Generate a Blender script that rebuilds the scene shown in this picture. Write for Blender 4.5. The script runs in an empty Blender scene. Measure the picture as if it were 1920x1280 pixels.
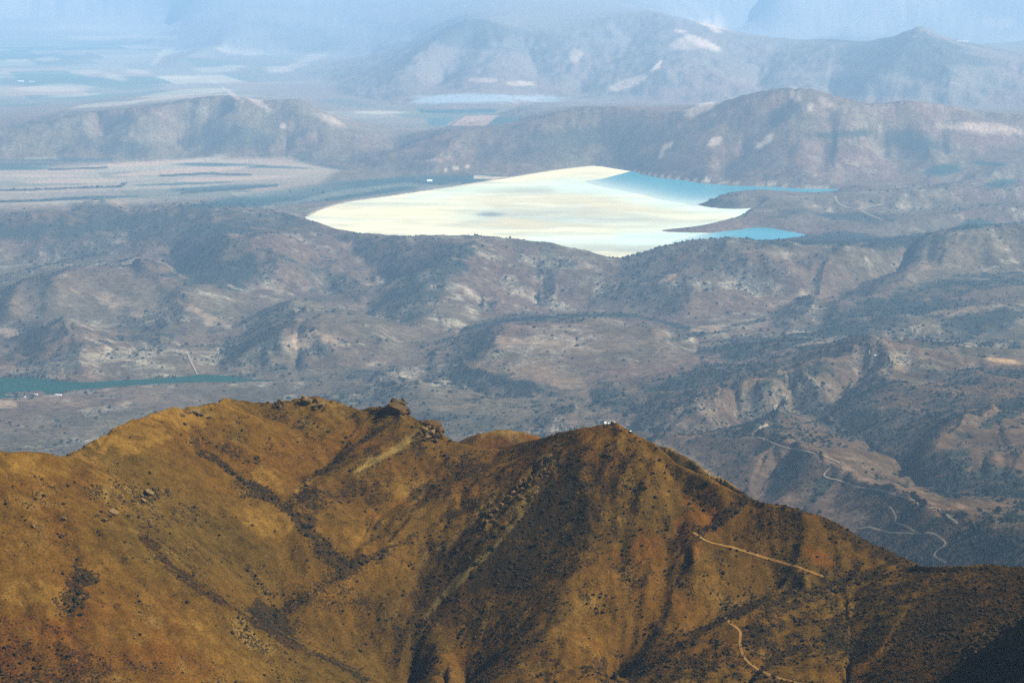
import bpy, bmesh, math, random
import numpy as np
from mathutils import Vector, Matrix
from mathutils.geometry import delaunay_2d_cdt

random.seed(7)
rng = np.random.default_rng(11)
S = bpy.context.scene
COL = S.collection

# ------------------------------------------------------------------ camera, light, exposure
H = 3000.0                       # height of the aeroplane above the plain, metres
PITCH = math.radians(11.1)
F = 960.0 / math.tan(math.radians(15.0))      # focal length in photograph pixels (1920 wide)
cam_d = bpy.data.cameras.new('camera')
cam_d.sensor_width = 36.0
cam_d.lens = 18.0 / math.tan(math.radians(15.0))
cam_d.clip_start = 1.0
cam_d.clip_end = 900000.0
cam = bpy.data.objects.new('camera', cam_d)
cam.location = (0, 0, H)
cam.rotation_euler = (math.radians(90) - PITCH, 0, 0)
COL.objects.link(cam)
S.camera = cam

SUN_AZ, SUN_EL = math.radians(95), math.radians(44)   # azimuth clockwise from the viewing direction
world = bpy.data.worlds.new('World')
S.world = world
world.use_nodes = True
wn = world.node_tree
for n in list(wn.nodes):
    wn.nodes.remove(n)
sky = wn.nodes.new('ShaderNodeTexSky')
sky.sky_type = 'NISHITA'
sky.sun_disc = False
sky.sun_elevation = SUN_EL
sky.sun_rotation = SUN_AZ
bg = wn.nodes.new('ShaderNodeBackground')
bg.inputs['Strength'].default_value = 0.07
wo = wn.nodes.new('ShaderNodeOutputWorld')
wn.links.new(sky.outputs[0], bg.inputs[0])
wn.links.new(bg.outputs[0], wo.inputs[0])

sun_d = bpy.data.lights.new('sun', 'SUN')
sun_d.energy = 5.0
sun_d.angle = math.radians(0.5)
sun_d.color = (1.0, 0.95, 0.86)
sun = bpy.data.objects.new('sun', sun_d)
sdir = Vector((math.sin(SUN_AZ) * math.cos(SUN_EL), math.cos(SUN_AZ) * math.cos(SUN_EL), math.sin(SUN_EL)))
sun.rotation_euler = sdir.to_track_quat('Z', 'Y').to_euler()
COL.objects.link(sun)

S.view_settings.view_transform = 'Standard'
S.view_settings.look = 'None'
S.view_settings.gamma = 1.0
S.view_settings.use_curve_mapping = False
S.view_settings.exposure = 1.13
S.render.engine = 'CYCLES'
S.cycles.max_bounces = 4
S.cycles.volume_bounces = 0
S.cycles.use_denoising = False
S.cycles.sample_clamp_indirect = 3.0
S.cycles.sample_clamp_direct = 6.0

HAZE_DENSITY = 1.75e-5
HAZE_COLOR = (0.41, 0.685, 1.0, 1)

# ------------------------------------------------------------------ numeric helpers
def ray(px, py):
    """direction of a sight line as X/Y and dZ/dY"""
    px = np.asarray(px, float); py = np.asarray(py, float)
    xc = (px - 960) / F; yc = (640 - py) / F
    d = math.cos(PITCH) + yc * math.sin(PITCH)
    return xc / d, (-math.sin(PITCH) + yc * math.cos(PITCH)) / d

def project(X, Y, Z):
    dz = Z - H
    depth = Y * math.cos(PITCH) - dz * math.sin(PITCH)
    yc = (Y * math.sin(PITCH) + dz * math.cos(PITCH)) / depth
    return 960 + F * X / depth, 640 - F * yc

def hsh(i, j, seed):
    i = i.astype(np.uint32); j = j.astype(np.uint32)
    h = i * np.uint32(374761393) + j * np.uint32(668265263) + np.uint32((seed * 2246822519) & 0xffffffff)
    h = (h ^ (h >> np.uint32(13))) * np.uint32(1274126177)
    h = (h ^ (h >> np.uint32(16))) * np.uint32(2246822519)
    h = h ^ (h >> np.uint32(15))
    return (h & np.uint32(0xffffff)).astype(np.float32) / np.float32(0xffffff)

def vnoise(x, y, seed):
    xi = np.floor(x); yi = np.floor(y)
    fx = (x - xi).astype(np.float32); fy = (y - yi).astype(np.float32)
    xi = xi.astype(np.int64); yi = yi.astype(np.int64)
    fx = fx * fx * (3 - 2 * fx); fy = fy * fy * (3 - 2 * fy)
    a = hsh(xi, yi, seed); b = hsh(xi + 1, yi, seed)
    c = hsh(xi, yi + 1, seed); d = hsh(xi + 1, yi + 1, seed)
    return (a + (b - a) * fx) * (1 - fy) + (c + (d - c) * fx) * fy

def fbm(x, y, lam, octaves, seed, gain=0.5):
    """fractal noise about 0, roughly -1..1"""
    s = 0; amp = 1.0; tot = 0
    for k in range(octaves):
        s = s + amp * (vnoise(x / lam + 17.3 * k, y / lam - 9.1 * k, seed + k) - 0.5)
        tot += amp; amp *= gain; lam *= 0.5
    return 2.6 * s / tot

def sstep(a, b, x):
    t = np.clip((x - a) / (b - a), 0, 1)
    return t * t * (3 - 2 * t)

def gullies(x, y, gx, gy, lam, octaves, seed, flat=0.12):
    """erosion furrows that run down the slope (gx, gy): summed cell kernels of stripes across the contour"""
    out = 0; amp = 1.0; tot = 0
    g = np.sqrt(gx * gx + gy * gy) + 1e-9
    s = np.minimum(1.0, g / flat)
    dx = -gy / g; dy = gx / g
    for k in range(octaves):
        px = x / lam; py = y / lam
        ix = np.floor(px); iy = np.floor(py)
        fx = (px - ix).astype(np.float32); fy = (py - iy).astype(np.float32)
        ix = ix.astype(np.int64); iy = iy.astype(np.int64)
        va = 0; vs = 0; wt = 1e-6
        for i in (-1, 0, 1):
            for j in (-1, 0, 1):
                ox = hsh(ix + i, iy + j, seed + 3 * k); oy = hsh(ix + i, iy + j, seed + 3 * k + 1)
                ph = hsh(ix + i, iy + j, seed + 3 * k + 2)
                rx = fx - i - ox; ry = fy - j - oy
                w = np.exp(-2.2 * (rx * rx + ry * ry))
                arg = (rx * dx + ry * dy + 0.6 * ph) * 6.2832 * 0.85
                va = va + w * np.cos(arg); vs = vs + w * np.sin(arg); wt = wt + w
        va = va / wt; vs = vs / wt
        out = out + amp * va
        # the next, finer furrows join the sides of these
        tx = gx + 0.55 * amp * (-vs) * dx * s; ty = gy + 0.55 * amp * (-vs) * dy * s
        gg = np.sqrt(tx * tx + ty * ty) + 1e-9
        dx = -ty / gg; dy = tx / gg
        tot += amp; amp *= 0.5; lam *= 0.5
    return out / tot * s

def relax(shape, cons, levels=5, iters=260):
    """harmonic surface through fixed cells: cons = (rows, cols, values)"""
    r, c, v = cons
    z = None
    for L in range(levels, -1, -1):
        k = 2 ** L
        n, m = (shape[0] + k - 1) // k, (shape[1] + k - 1) // k
        sm = np.zeros((n, m)); ct = np.zeros((n, m))
        np.add.at(sm, (r // k, c // k), v); np.add.at(ct, (r // k, c // k), 1)
        fix = ct > 0
        val = np.where(fix, sm / np.maximum(ct, 1), 0)
        if z is None:
            z = np.full((n, m), v.mean())
        else:
            z = np.repeat(np.repeat(z, 2, 0), 2, 1)[:n, :m]
        z[fix] = val[fix]
        for _ in range(iters):
            p = np.pad(z, 1, mode='edge')
            z = 0.25 * (p[:-2, 1:-1] + p[2:, 1:-1] + p[1:-1, :-2] + p[1:-1, 2:])
            z[fix] = val[fix]
    return z

def bilin(G, fr, fc):
    fr = np.clip(fr, 0, G.shape[0] - 1.001); fc = np.clip(fc, 0, G.shape[1] - 1.001)
    i = fr.astype(int); j = fc.astype(int); a = fr - i; b = fc - j
    return (G[i, j] * (1 - b) + G[i, j + 1] * b) * (1 - a) + (G[i + 1, j] * (1 - b) + G[i + 1, j + 1] * b) * a

def blur(z, n):
    for _ in range(n):
        p = np.pad(z, 1, mode='edge')
        z = 0.25 * z + 0.125 * (p[:-2, 1:-1] + p[2:, 1:-1] + p[1:-1, :-2] + p[1:-1, 2:]) + 0.0625 * (p[:-2, :-2] + p[2:, 2:] + p[2:, :-2] + p[:-2, 2:])
    return z

def dense(pts, step=3.0):
    pts = np.asarray(pts, float)
    out = []
    for a, b in zip(pts[:-1], pts[1:]):
        n = max(2, int(math.hypot(b[0] - a[0], b[1] - a[1]) / step) + 1)
        t = np.linspace(0, 1, n, endpoint=False)[:, None]
        out.append(a + (b - a) * t)
    out.append(pts[-1:])
    return np.concatenate(out)

def smooth_line(pts, step=3.0):
    """Catmull-Rom through the points"""
    p = np.asarray(pts, float)
    p = np.concatenate([2 * p[:1] - p[1:2], p, 2 * p[-1:] - p[-2:-1]])
    out = []
    for i in range(1, len(p) - 2):
        n = max(2, int(np.hypot(*(p[i + 1] - p[i])[:2]) / step) + 1)
        t = np.linspace(0, 1, n, endpoint=False)[:, None]
        out.append(0.5 * (2 * p[i] + (p[i + 1] - p[i - 1]) * t + (2 * p[i - 1] - 5 * p[i] + 4 * p[i + 1] - p[i + 2]) * t ** 2
                          + (3 * p[i] - 3 * p[i + 1] + p[i + 2] - p[i - 1]) * t ** 3))
    out.append(p[-2:-1])
    return np.concatenate(out)

def poly_dist(x, y, poly):
    """signed distance to a closed outline, negative inside"""
    poly = np.asarray(poly, float)
    d = np.full(x.shape, 1e18); inside = np.zeros(x.shape, bool)
    for a, b in zip(poly, np.roll(poly, -1, 0)):
        ex, ey = b - a
        t = np.clip(((x - a[0]) * ex + (y - a[1]) * ey) / (ex * ex + ey * ey + 1e-12), 0, 1)
        d = np.minimum(d, (x - a[0] - t * ex) ** 2 + (y - a[1] - t * ey) ** 2)
        if ey != 0:
            inside ^= ((a[1] > y) != (b[1] > y)) & (x < a[0] + ex * (y - a[1]) / ey)
    return np.where(inside, -1, 1) * np.sqrt(d)

def line_dist(x, y, pts):
    d = np.full(x.shape, 1e18)
    pts = np.asarray(pts, float)
    for a, b in zip(pts[:-1], pts[1:]):
        ex, ey = b - a
        t = np.clip(((x - a[0]) * ex + (y - a[1]) * ey) / (ex * ex + ey * ey + 1e-12), 0, 1)
        d = np.minimum(d, (x - a[0] - t * ex) ** 2 + (y - a[1] - t * ey) ** 2)
    return np.sqrt(d)

class Paint:
    """ground cover laid on the surface: tint = soil colour, cover = share of the ground under scrub"""
    def __init__(s, px, py, tint, cover, wob, clus):
        s.px, s.py, s.tint, s.cover, s.wob, s.clus = px, py, tint, cover, wob, clus
    def _apply(s, sel, w, col, cov):
        w = np.clip(w, 0, 1).astype(np.float32)
        if s.clus is not None:
            w = w * (0.30 + 0.70 * sstep(-0.38, 0.30, s.clus[sel] + 0.9 * (w - 0.5))).astype(np.float32)
        if col is not None:
            s.tint[sel] += (np.asarray(col, np.float32) - s.tint[sel]) * w[:, None]
        if cov is not None:
            s.cover[sel] += (cov - s.cover[sel]) * w
    def ell(s, cx, cy, rx, ry, ang, col=None, cov=None, k=1.0, rough=0.85):
        R = max(rx, ry) * 1.8
        sel = np.nonzero((np.abs(s.px - cx) < R) & (np.abs(s.py - cy) < R))[0]
        if len(sel) == 0: return
        a = math.radians(ang); dx = s.px[sel] - cx; dy = s.py[sel] - cy
        u = (dx * math.cos(a) + dy * math.sin(a)) / rx; v = (-dx * math.sin(a) + dy * math.cos(a)) / ry
        r = np.sqrt(u * u + v * v) + rough * s.wob[sel]
        s._apply(sel, k * (1 - sstep(0.62, 1.15, r)), col, cov)
    def poly(s, pts, col=None, cov=None, k=1.0, feather=4, rough=4):
        p = np.asarray(pts, float); m = feather + rough * 2
        sel = np.nonzero((s.px > p[:, 0].min() - m) & (s.px < p[:, 0].max() + m) & (s.py > p[:, 1].min() - m) & (s.py < p[:, 1].max() + m))[0]
        if len(sel) == 0: return
        d = poly_dist(s.px[sel], s.py[sel], p) + rough * s.wob[sel]
        s._apply(sel, k * (1 - sstep(-feather, feather, d)), col, cov)
    def line(s, pts, width, col=None, cov=None, k=1.0, rough=0.85):
        p = np.asarray(pts, float); m = width * 3
        sel = np.nonzero((s.px > p[:, 0].min() - m) & (s.px < p[:, 0].max() + m) & (s.py > p[:, 1].min() - m) & (s.py < p[:, 1].max() + m))[0]
        if len(sel) == 0: return
        d = line_dist(s.px[sel], s.py[sel], p) / width + rough * s.wob[sel]
        s._apply(sel, k * (1 - sstep(0.5, 1.2, d)), col, cov)

# ------------------------------------------------------------------ the valley: relief
def zref(px, py):
    return (580.0 + 560.0 * np.clip((px - 700) / 1200.0, 0, 1.1)) * np.clip((py - 500) / 430.0, 0, 1.15) ** 1.25

def lift(pts):
    """(px, py of the crest, relief below it in pixels) -> X/Y, Y, Z"""
    p = dense(pts); p[:, 2] *= 0.80
    u, tf = ray(p[:, 0], p[:, 1] + p[:, 2])
    Y = (H - zref(p[:, 0], p[:, 1] + p[:, 2])) / (-tf)
    u, t = ray(p[:, 0], p[:, 1])
    return u, Y, H + t * Y

RIDGES = [
    # ranges along the top of the view
    [(-300, -50, 144), (-60, -62, 154), (120, -50, 139), (300, -66, 154), (430, -45, 139), (560, -70, 164), (700, -52, 149), (860, -66, 159), (1000, -48, 144), (1150, -60, 154), (1320, -44, 139),
     (1500, -66, 164), (1650, -50, 149), (1800, -64, 164), (1960, -52, 149), (2200, -58, 154)],
    [(-200, 26, 50), (-40, 34, 40), (60, 22, 50), (160, 30, 42), (260, 42, 30), (330, 56, 16)],
    [(1330, 62, 14), (1400, 44, 30), (1470, 26, 46), (1530, 18, 54), (1600, 30, 44), (1680, 22, 52), (1760, 8, 66), (1830, 24, 50), (1920, 14, 60), (2100, 24, 50)],
    [(560, 30, 30), (640, 14, 46), (720, 22, 38), (800, 10, 50), (900, 4, 56), (1000, 16, 44), (1080, 8, 52), (1160, 6, 50)],
    [(330, 110, 12), (420, 72, 32), (500, 52, 46), (580, 42, 54), (650, 46, 52), (720, 62, 45), (780, 80, 40)],
    [(690, 172, 8), (740, 140, 35), (790, 95, 75), (835, 58, 105), (880, 33, 130), (940, 38, 125), (1000, 58, 105), (1060, 58, 105),
     (1120, 42, 118), (1170, 27, 130), (1220, 17, 140), (1280, 36, 125), (1340, 45, 116), (1390, 66, 98), (1430, 71, 95), (1500, 76, 92),
     (1560, 72, 100), (1640, 86, 92), (1700, 60, 122), (1728, 47, 134), (1770, 72, 112), (1830, 95, 90), (1900, 112, 72), (2050, 130, 50)],
    [(880, 33, 130), (880, 80, 82), (850, 130, 40), (820, 165, 6)],
    [(940, 38, 125), (985, 90, 75), (1010, 140, 30)],
    [(1220, 17, 140), (1190, 80, 85), (1130, 130, 45), (1080, 170, 8)],
    [(1340, 45, 116), (1310, 95, 82), (1240, 130, 55), (1180, 170, 15)],
    [(1430, 71, 95), (1450, 120, 55), (1420, 165, 12)],
    [(1560, 72, 100), (1540, 120, 60), (1560, 175, 10)],
    [(1728, 47, 134), (1690, 110, 85), (1620, 160, 40)],
    [(1728, 47, 134), (1780, 130, 70), (1800, 180, 20)],
    # low hill at left
    [(-80, 262, 30), (20, 245, 42), (90, 228, 58), (160, 214, 70), (250, 205, 78), (330, 194, 86), (400, 182, 96), (435, 176, 104),
     (470, 192, 88), (520, 187, 90), (562, 185, 90), (592, 206, 72), (640, 240, 42), (700, 268, 18), (750, 284, 4)],
    [(435, 176, 104), (405, 215, 65), (360, 250, 32), (330, 275, 8)],
    [(562, 185, 90), (545, 235, 52), (535, 280, 12)],
    [(250, 205, 78), (210, 240, 40), (180, 262, 14)],
    [(110, 292, 6), (170, 275, 25), (200, 262, 36), (235, 255, 46), (265, 268, 34), (300, 292, 6)],
    # hills behind the tailings pond
    [(640, 304, 5), (700, 290, 20), (770, 268, 42), (830, 247, 62), (900, 243, 68), (960, 241, 70), (1010, 224, 88), (1050, 209, 102),
     (1090, 198, 112), (1150, 194, 116), (1200, 200, 112), (1250, 208, 108), (1290, 204, 116), (1340, 191, 134), (1400, 172, 158),
     (1450, 162, 170), (1490, 159, 174), (1535, 168, 166), (1580, 190, 144), (1620, 200, 132), (1700, 190, 134), (1780, 200, 112), (1850, 215, 95), (1980, 225, 80)],
    [(960, 241, 70), (930, 275, 40), (880, 305, 12)],
    [(1150, 194, 116), (1120, 245, 65), (1070, 300, 14)],
    [(1490, 159, 174), (1450, 230, 105), (1390, 290, 45), (1350, 330, 8)],
    [(1580, 190, 144), (1570, 250, 88), (1540, 310, 30)],
    [(1700, 190, 134), (1720, 240, 82), (1760, 280, 42)],
    [(1640, 302, 12), (1720, 286, 30), (1800, 290, 28), (1960, 268, 32)],
    [(1560, 352, 2), (1620, 344, 10), (1700, 346, 10), (1780, 340, 16), (1860, 318, 30), (1960, 305, 34)],
    # low points that run out into the pond
    [(1318, 378, 4), (1350, 368, 16), (1400, 358, 24), (1440, 356, 24), (1490, 362, 16), (1540, 366, 14)],
    [(1250, 428, 3), (1310, 422, 6), (1360, 414, 10), (1400, 402, 16), (1440, 388, 22), (1500, 378, 26), (1560, 372, 22), (1640, 366, 26), (1720, 356, 32), (1800, 350, 30), (1960, 345, 30)],
    [(1520, 436, 3), (1580, 424, 16), (1660, 414, 22), (1740, 404, 26), (1820, 392, 30), (1960, 382, 30)],
    # near shore ridge, seen against the pond
    [(-80, 424, 60), (0, 412, 72), (60, 404, 80), (120, 398, 80), (160, 404, 74), (200, 412, 66), (260, 398, 82), (300, 393, 86), (380, 386, 92),
     (440, 388, 88), (490, 393, 78), (520, 395, 78), (560, 405, 78), (600, 418, 78), (640, 432, 78), (700, 440, 80), (760, 443, 82), (830, 448, 82),
     (900, 445, 88), (980, 447, 92), (1040, 454, 86), (1080, 469, 72), (1130, 481, 62), (1180, 485, 58), (1210, 470, 75), (1260, 459, 92),
     (1320, 446, 108), (1370, 449, 108), (1420, 464, 92), (1500, 471, 82), (1600, 469, 82), (1700, 465, 84), (1800, 440, 108), (1980, 422, 120)],
    [(130, 408, 18), (160, 380, 46), (190, 366, 58), (215, 376, 48), (250, 400, 20)],
    [(380, 386, 92), (360, 430, 58), (330, 470, 28)],
    [(600, 418, 78), (640, 460, 52), (690, 505, 30), (725, 545, 6)],
    [(980, 447, 92), (1010, 500, 56), (1010, 560, 8)],
    [(1320, 446, 108), (1290, 490, 76), (1240, 545, 34), (1205, 585, 4)],
    [(1420, 464, 92), (1440, 520, 52), (1420, 570, 14)],
    [(1600, 469, 82), (1570, 520, 48), (1510, 575, 12)],
    [(1800, 440, 108), (1770, 480, 70), (1700, 520, 28)],
    # hills between the pond and the river
    [(330, 527, 8), (370, 500, 36), (420, 483, 58), (470, 479, 62), (520, 498, 46), (560, 515, 26), (600, 540, 4)],
    [(890, 465, 92), (860, 477, 90), (820, 505, 75), (780, 535, 55), (740, 562, 34), (700, 588, 10)],
    [(890, 465, 92), (905, 500, 68), (912, 540, 36), (900, 580, 6)],
    [(20, 565, 30), (120, 540, 48), (200, 516, 60), (260, 505, 66), (300, 520, 54), (340, 556, 32), (400, 588, 14), (440, 604, 3)],
    [(260, 505, 66), (245, 560, 36), (225, 612, 6)],
    [(120, 540, 48), (90, 580, 20), (70, 605, 4)],
    [(40, 668, 8), (80, 641, 36), (125, 623, 54), (165, 628, 50), (205, 648, 32), (250, 672, 6)],
    [(430, 694, 4), (465, 656, 38), (510, 626, 60), (560, 613, 66), (600, 620, 60), (640, 640, 42), (690, 672, 12)],
    [(560, 613, 66), (558, 650, 34), (552, 690, 3)],
    [(180, 642, 12), (280, 626, 20), (370, 610, 12)],
    [(180, 690, 6), (250, 668, 22), (330, 672, 20), (400, 690, 5)],
    [(868, 692, 12), (892, 655, 40), (920, 627, 62), (960, 609, 66), (1040, 604, 66), (1120, 599, 66), (1200, 596, 66), (1250, 604, 62)],
    [(868, 690, 18), (920, 701, 26), (980, 714, 26), (1040, 734, 12)],
    [(640, 762, 10), (760, 742, 26), (880, 752, 26), (1000, 770, 20), (1090, 770, 24)],
    # right hand hills
    [(1980, 508, 22), (1830, 514, 32), (1760, 519, 38), (1700, 539, 36), (1640, 560, 30), (1560, 586, 20), (1480, 612, 8)],
    [(1980, 560, 55), (1860, 579, 52), (1800, 591, 47), (1740, 609, 36), (1680, 622, 25), (1600, 641, 8)],
    [(1180, 798, 8), (1240, 770, 42), (1300, 748, 62), (1360, 730, 72), (1420, 712, 78), (1480, 700, 78), (1540, 690, 78), (1590, 675, 84),
     (1632, 663, 90), (1680, 668, 84), (1740, 680, 72), (1800, 690, 62), (1860, 685, 60), (1980, 690, 60)],
    [(1632, 663, 90), (1640, 700, 58), (1600, 740, 22), (1560, 770, 4)],
    [(1420, 712, 78), (1400, 745, 46), (1370, 775, 14)],
    [(1225, 818, 48), (1290, 811, 58), (1350, 811, 66), (1410, 811, 74), (1450, 822, 74), (1510, 845, 74), (1560, 866, 76), (1620, 891, 76),
     (1700, 926, 72), (1760, 950, 66), (1820, 968, 60), (1880, 980, 56), (1980, 988, 50)],
    [(1410, 811, 74), (1440, 785, 50), (1470, 755, 36), (1482, 735, 32)],
    [(1450, 822, 74), (1425, 870, 52), (1390, 915, 24)],
    [(1560, 866, 76), (1505, 905, 54), (1455, 945, 24)],
    [(1980, 755, 72), (1860, 774, 78), (1800, 799, 76), (1750, 825, 66), (1720, 856, 44), (1708, 886, 16)],
    [(1560, 746, 28), (1640, 735, 42), (1720, 740, 42), (1800, 722, 40)],
    [(1860, 774, 78), (1880, 830, 50), (1840, 880, 20)],
]
VALLEYS = [
    [(560, 418, 0), (600, 430, 0), (640, 446, 0), (700, 456, 0), (830, 464, 0), (980, 466, 0), (1060, 484, 0), (1110, 498, 0), (1180, 502, 0), (1260, 480, 0), (1320, 464, 0), (1400, 454, 0), (1480, 446, 0)],
    [(600, 405, 0), (760, 392, 0), (960, 380, 0), (1120, 370, 0), (1280, 384, 0)], [(700, 430, 0), (900, 430, 0), (1100, 440, 0), (1240, 446, 0)], [(900, 350, 0), (1100, 335, 0), (1250, 350, 0)],
    [(-200, 84, 0), (0, 84, 0), (200, 84, 0), (400, 100, 0), (560, 100, 0), (700, 110, 0)],
    [(1300, 84, 0), (1500, 84, 0), (1700, 84, 0), (1980, 84, 0)],
    [(-200, 190, 0), (0, 185, 0), (150, 190, 0), (300, 165, 0), (420, 160, 0), (600, 170, 0), (700, 190, 0), (820, 212, 0), (920, 218, 0), (1010, 190, 0),
     (1200, 190, 0), (1350, 195, 0), (1600, 200, 0), (1980, 205, 0)],
    [(-200, 130, 0), (100, 120, 0), (300, 130, 0), (500, 140, 0), (640, 160, 0)],
    [(560, 200, 0), (700, 235, 0), (800, 238, 0), (860, 236, 0)],
    [(-100, 304, 0), (100, 304, 0), (300, 298, 0), (500, 300, 0), (640, 312, 0), (800, 330, 0), (1000, 322, 0), (1140, 312, 0), (1230, 332, 0),
     (1330, 346, 0), (1450, 352, 0), (1560, 356, 0)],
    [(-100, 340, 0), (100, 345, 0), (300, 350, 0), (500, 345, 0), (700, 345, 0)],
    [(-100, 372, 0), (60, 374, 0), (150, 372, 0), (260, 372, 0), (400, 376, 0), (500, 384, 0), (560, 396, 0)],
    [(1580, 344, 0), (1750, 352, 0), (1980, 335, 0)],
    [(1520, 395, 0), (1600, 398, 0), (1700, 392, 0), (1960, 375, 0)],
    [(1380, 452, 0), (1500, 448, 0), (1650, 446, 0), (1800, 428, 0), (1980, 410, 0)],
    [(300, 545, 0), (360, 560, 0), (460, 560, 0), (560, 560, 0), (640, 560, 0), (700, 590, 0)],
    [(-80, 490, 8), (100, 492, 4), (250, 480, 10), (330, 500, 4)],
    [(620, 545, 0), (660, 580, 0), (760, 620, 0), (850, 640, 0)],
    [(-80, 612, 0), (60, 612, 0), (200, 622, 0), (330, 640, 0), (420, 640, 0), (480, 612, 0), (600, 590, 0)],
    [(850, 640, 0), (880, 610, 0), (960, 588, 0), (1100, 580, 0), (1200, 590, 0), (1300, 600, 0), (1420, 590, 0), (1560, 570, 0), (1700, 530, 0)],
    [(-80, 726, 0), (0, 724, 0), (100, 726, 0), (250, 714, 0), (400, 708, 0), (500, 710, 0), (640, 704, 0), (760, 694, 0), (840, 712, 0), (900, 735, 0),
     (980, 748, 0), (1050, 752, 0), (1120, 750, 0)],
    [(-80, 765, 0), (200, 765, 0), (400, 748, 0), (560, 740, 0), (700, 725, 0)],
    [(-80, 840, 0), (200, 840, 0), (500, 830, 0), (800, 830, 0), (1100, 830, 0)],
    [(1150, 640, 0), (1300, 640, 0), (1440, 628, 0), (1560, 616, 0)],
    [(1300, 680, 10), (1420, 662, 10), (1540, 652, 8), (1620, 650, 4), (1760, 630, 8), (1980, 630, 8)],
    [(1180, 700, 20), (1260, 690, 20), (1340, 690, 20)],
    [(1200, 835, 0), (1300, 820, 0), (1400, 796, 0), (1470, 780, 0), (1540, 790, 0), (1600, 830, 0), (1660, 868, 0), (1730, 905, 0), (1800, 936, 0), (1980, 958, 0)],
    [(1488, 850, 56), (1455, 890, 30), (1420, 930, 4)],
    [(1590, 888, 58), (1555, 930, 36), (1520, 970, 14)],
    [(1300, 930, 0), (1400, 970, 0), (1560, 1050, 0), (1700, 1095, 0), (1980, 1130, 0)],
    [(1200, 1100, 0), (1500, 1200, 0), (1980, 1250, 0)],
    [(-100, 1000, 0), (400, 1000, 0), (900, 1000, 0)],
]
UMAX = 0.40
LY0, LY1 = math.log(3300.0), math.log(420000.0)
NG, MG = 760, 640            # relaxation grid: ln Y by X/Y
_r, _c, _v = [], [], []
for L in RIDGES + VALLEYS:
    u, Y, Z = lift(L)
    _r.append((np.log(Y) - LY0) / (LY1 - LY0) * (NG - 1)); _c.append((u + UMAX) / (2 * UMAX) * (MG - 1)); _v.append(Z)
_r = np.concatenate(_r); _c = np.concatenate(_c); _v = np.concatenate(_v)
far_c = np.arange(MG, dtype=float)
for lnY, zv in ((LY1, 0.0), (LY0, -50.0)):
    _r = np.concatenate([_r, np.full(MG, (lnY - LY0) / (LY1 - LY0) * (NG - 1))]); _c = np.concatenate([_c, far_c]); _v = np.concatenate([_v, np.full(MG, zv)])
ok = (_r >= 0) & (_r <= NG - 1) & (_c >= 0) & (_c <= MG - 1)
VG = relax((NG, MG), (np.rint(_r[ok]).astype(int), np.rint(_c[ok]).astype(int), _v[ok]))
VG = blur(VG, 3)

# columns and rows of the finished sheet: fine where the camera looks
u_in = np.linspace(-0.298, 0.298, 860)
u_ed = 0.298 + (UMAX - 0.298) * np.linspace(0, 1, 26)[1:] ** 1.3
VU = np.concatenate([-u_ed[::-1], u_in, u_ed])
ly = np.linspace(LY0, math.log(400000.0), 6000)
Yt = np.exp(ly)
dens = 0.45 + 1.0 * np.minimum(1.0, (8000.0 / Yt) ** 0.8) - 0.9 * (Yt < 4200) - 0.30 * (Yt > 60000)
cdf = np.cumsum(np.maximum(dens, 0.1)); cdf = (cdf - cdf[0]) / (cdf[-1] - cdf[0])
VY = np.exp(np.interp(np.linspace(0, 1, 800), cdf, ly))
UU, YY = np.meshgrid(VU, VY)
XX = UU * YY
fr = (np.log(YY) - LY0) / (LY1 - LY0) * (NG - 1); fc = (UU + UMAX) / (2 * UMAX) * (MG - 1)
Zb = bilin(VG, fr, fc)
gyl, gul = np.gradient(VG)
gyl /= (LY1 - LY0) / (NG - 1); gul /= 2 * UMAX / (MG - 1)
gyl = blur(gyl, 2); gul = blur(gul, 2)
GX = bilin(gul, fr, fc) / YY
GY = (bilin(gyl, fr, fc) - UU * bilin(gul, fr, fc)) / YY
slope = np.sqrt(GX * GX + GY * GY)
slope_s = bilin(blur(np.sqrt((gul ** 2 + gyl ** 2)), 10), fr, fc) / YY
hilly = sstep(0.02, 0.16, slope_s)
farw = sstep(20000, 40000, YY)
er = gullies(XX, YY, GX + 0.04 * fbm(XX, YY, 900, 2, 71), GY + 0.04 * fbm(XX, YY, 900, 2, 72), 620.0, 4, 100, 0.14)
er2 = gullies(XX + 311, YY, GX, GY, 1500.0, 3, 140, 0.14)
Zd = hilly * (er * (31 + 8 * farw) * (1 - 0.6 * sstep(60000, 90000, YY)) + er2 * (24 + 26 * farw) * (1 - 0.75 * sstep(55000, 85000, YY)) + 160 * sstep(60000, 90000, YY) * fbm(XX, YY, 6000, 4, 12) + 24 * fbm(XX, YY, 420, 4, 5) + 9 * fbm(XX, YY, 150, 3, 9)) + (1 - hilly) * 2.5 * fbm(XX, YY, 900, 3, 6)
fine = sstep(16000, 7000, YY)
Zd += hilly * sstep(18000, 26000, YY) * 55 * fbm(XX, YY, 2600, 4, 13)
Zd += hilly * fine * 5 * fbm(XX, YY, 70, 3, 8)
sp = random.Random(23)
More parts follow.
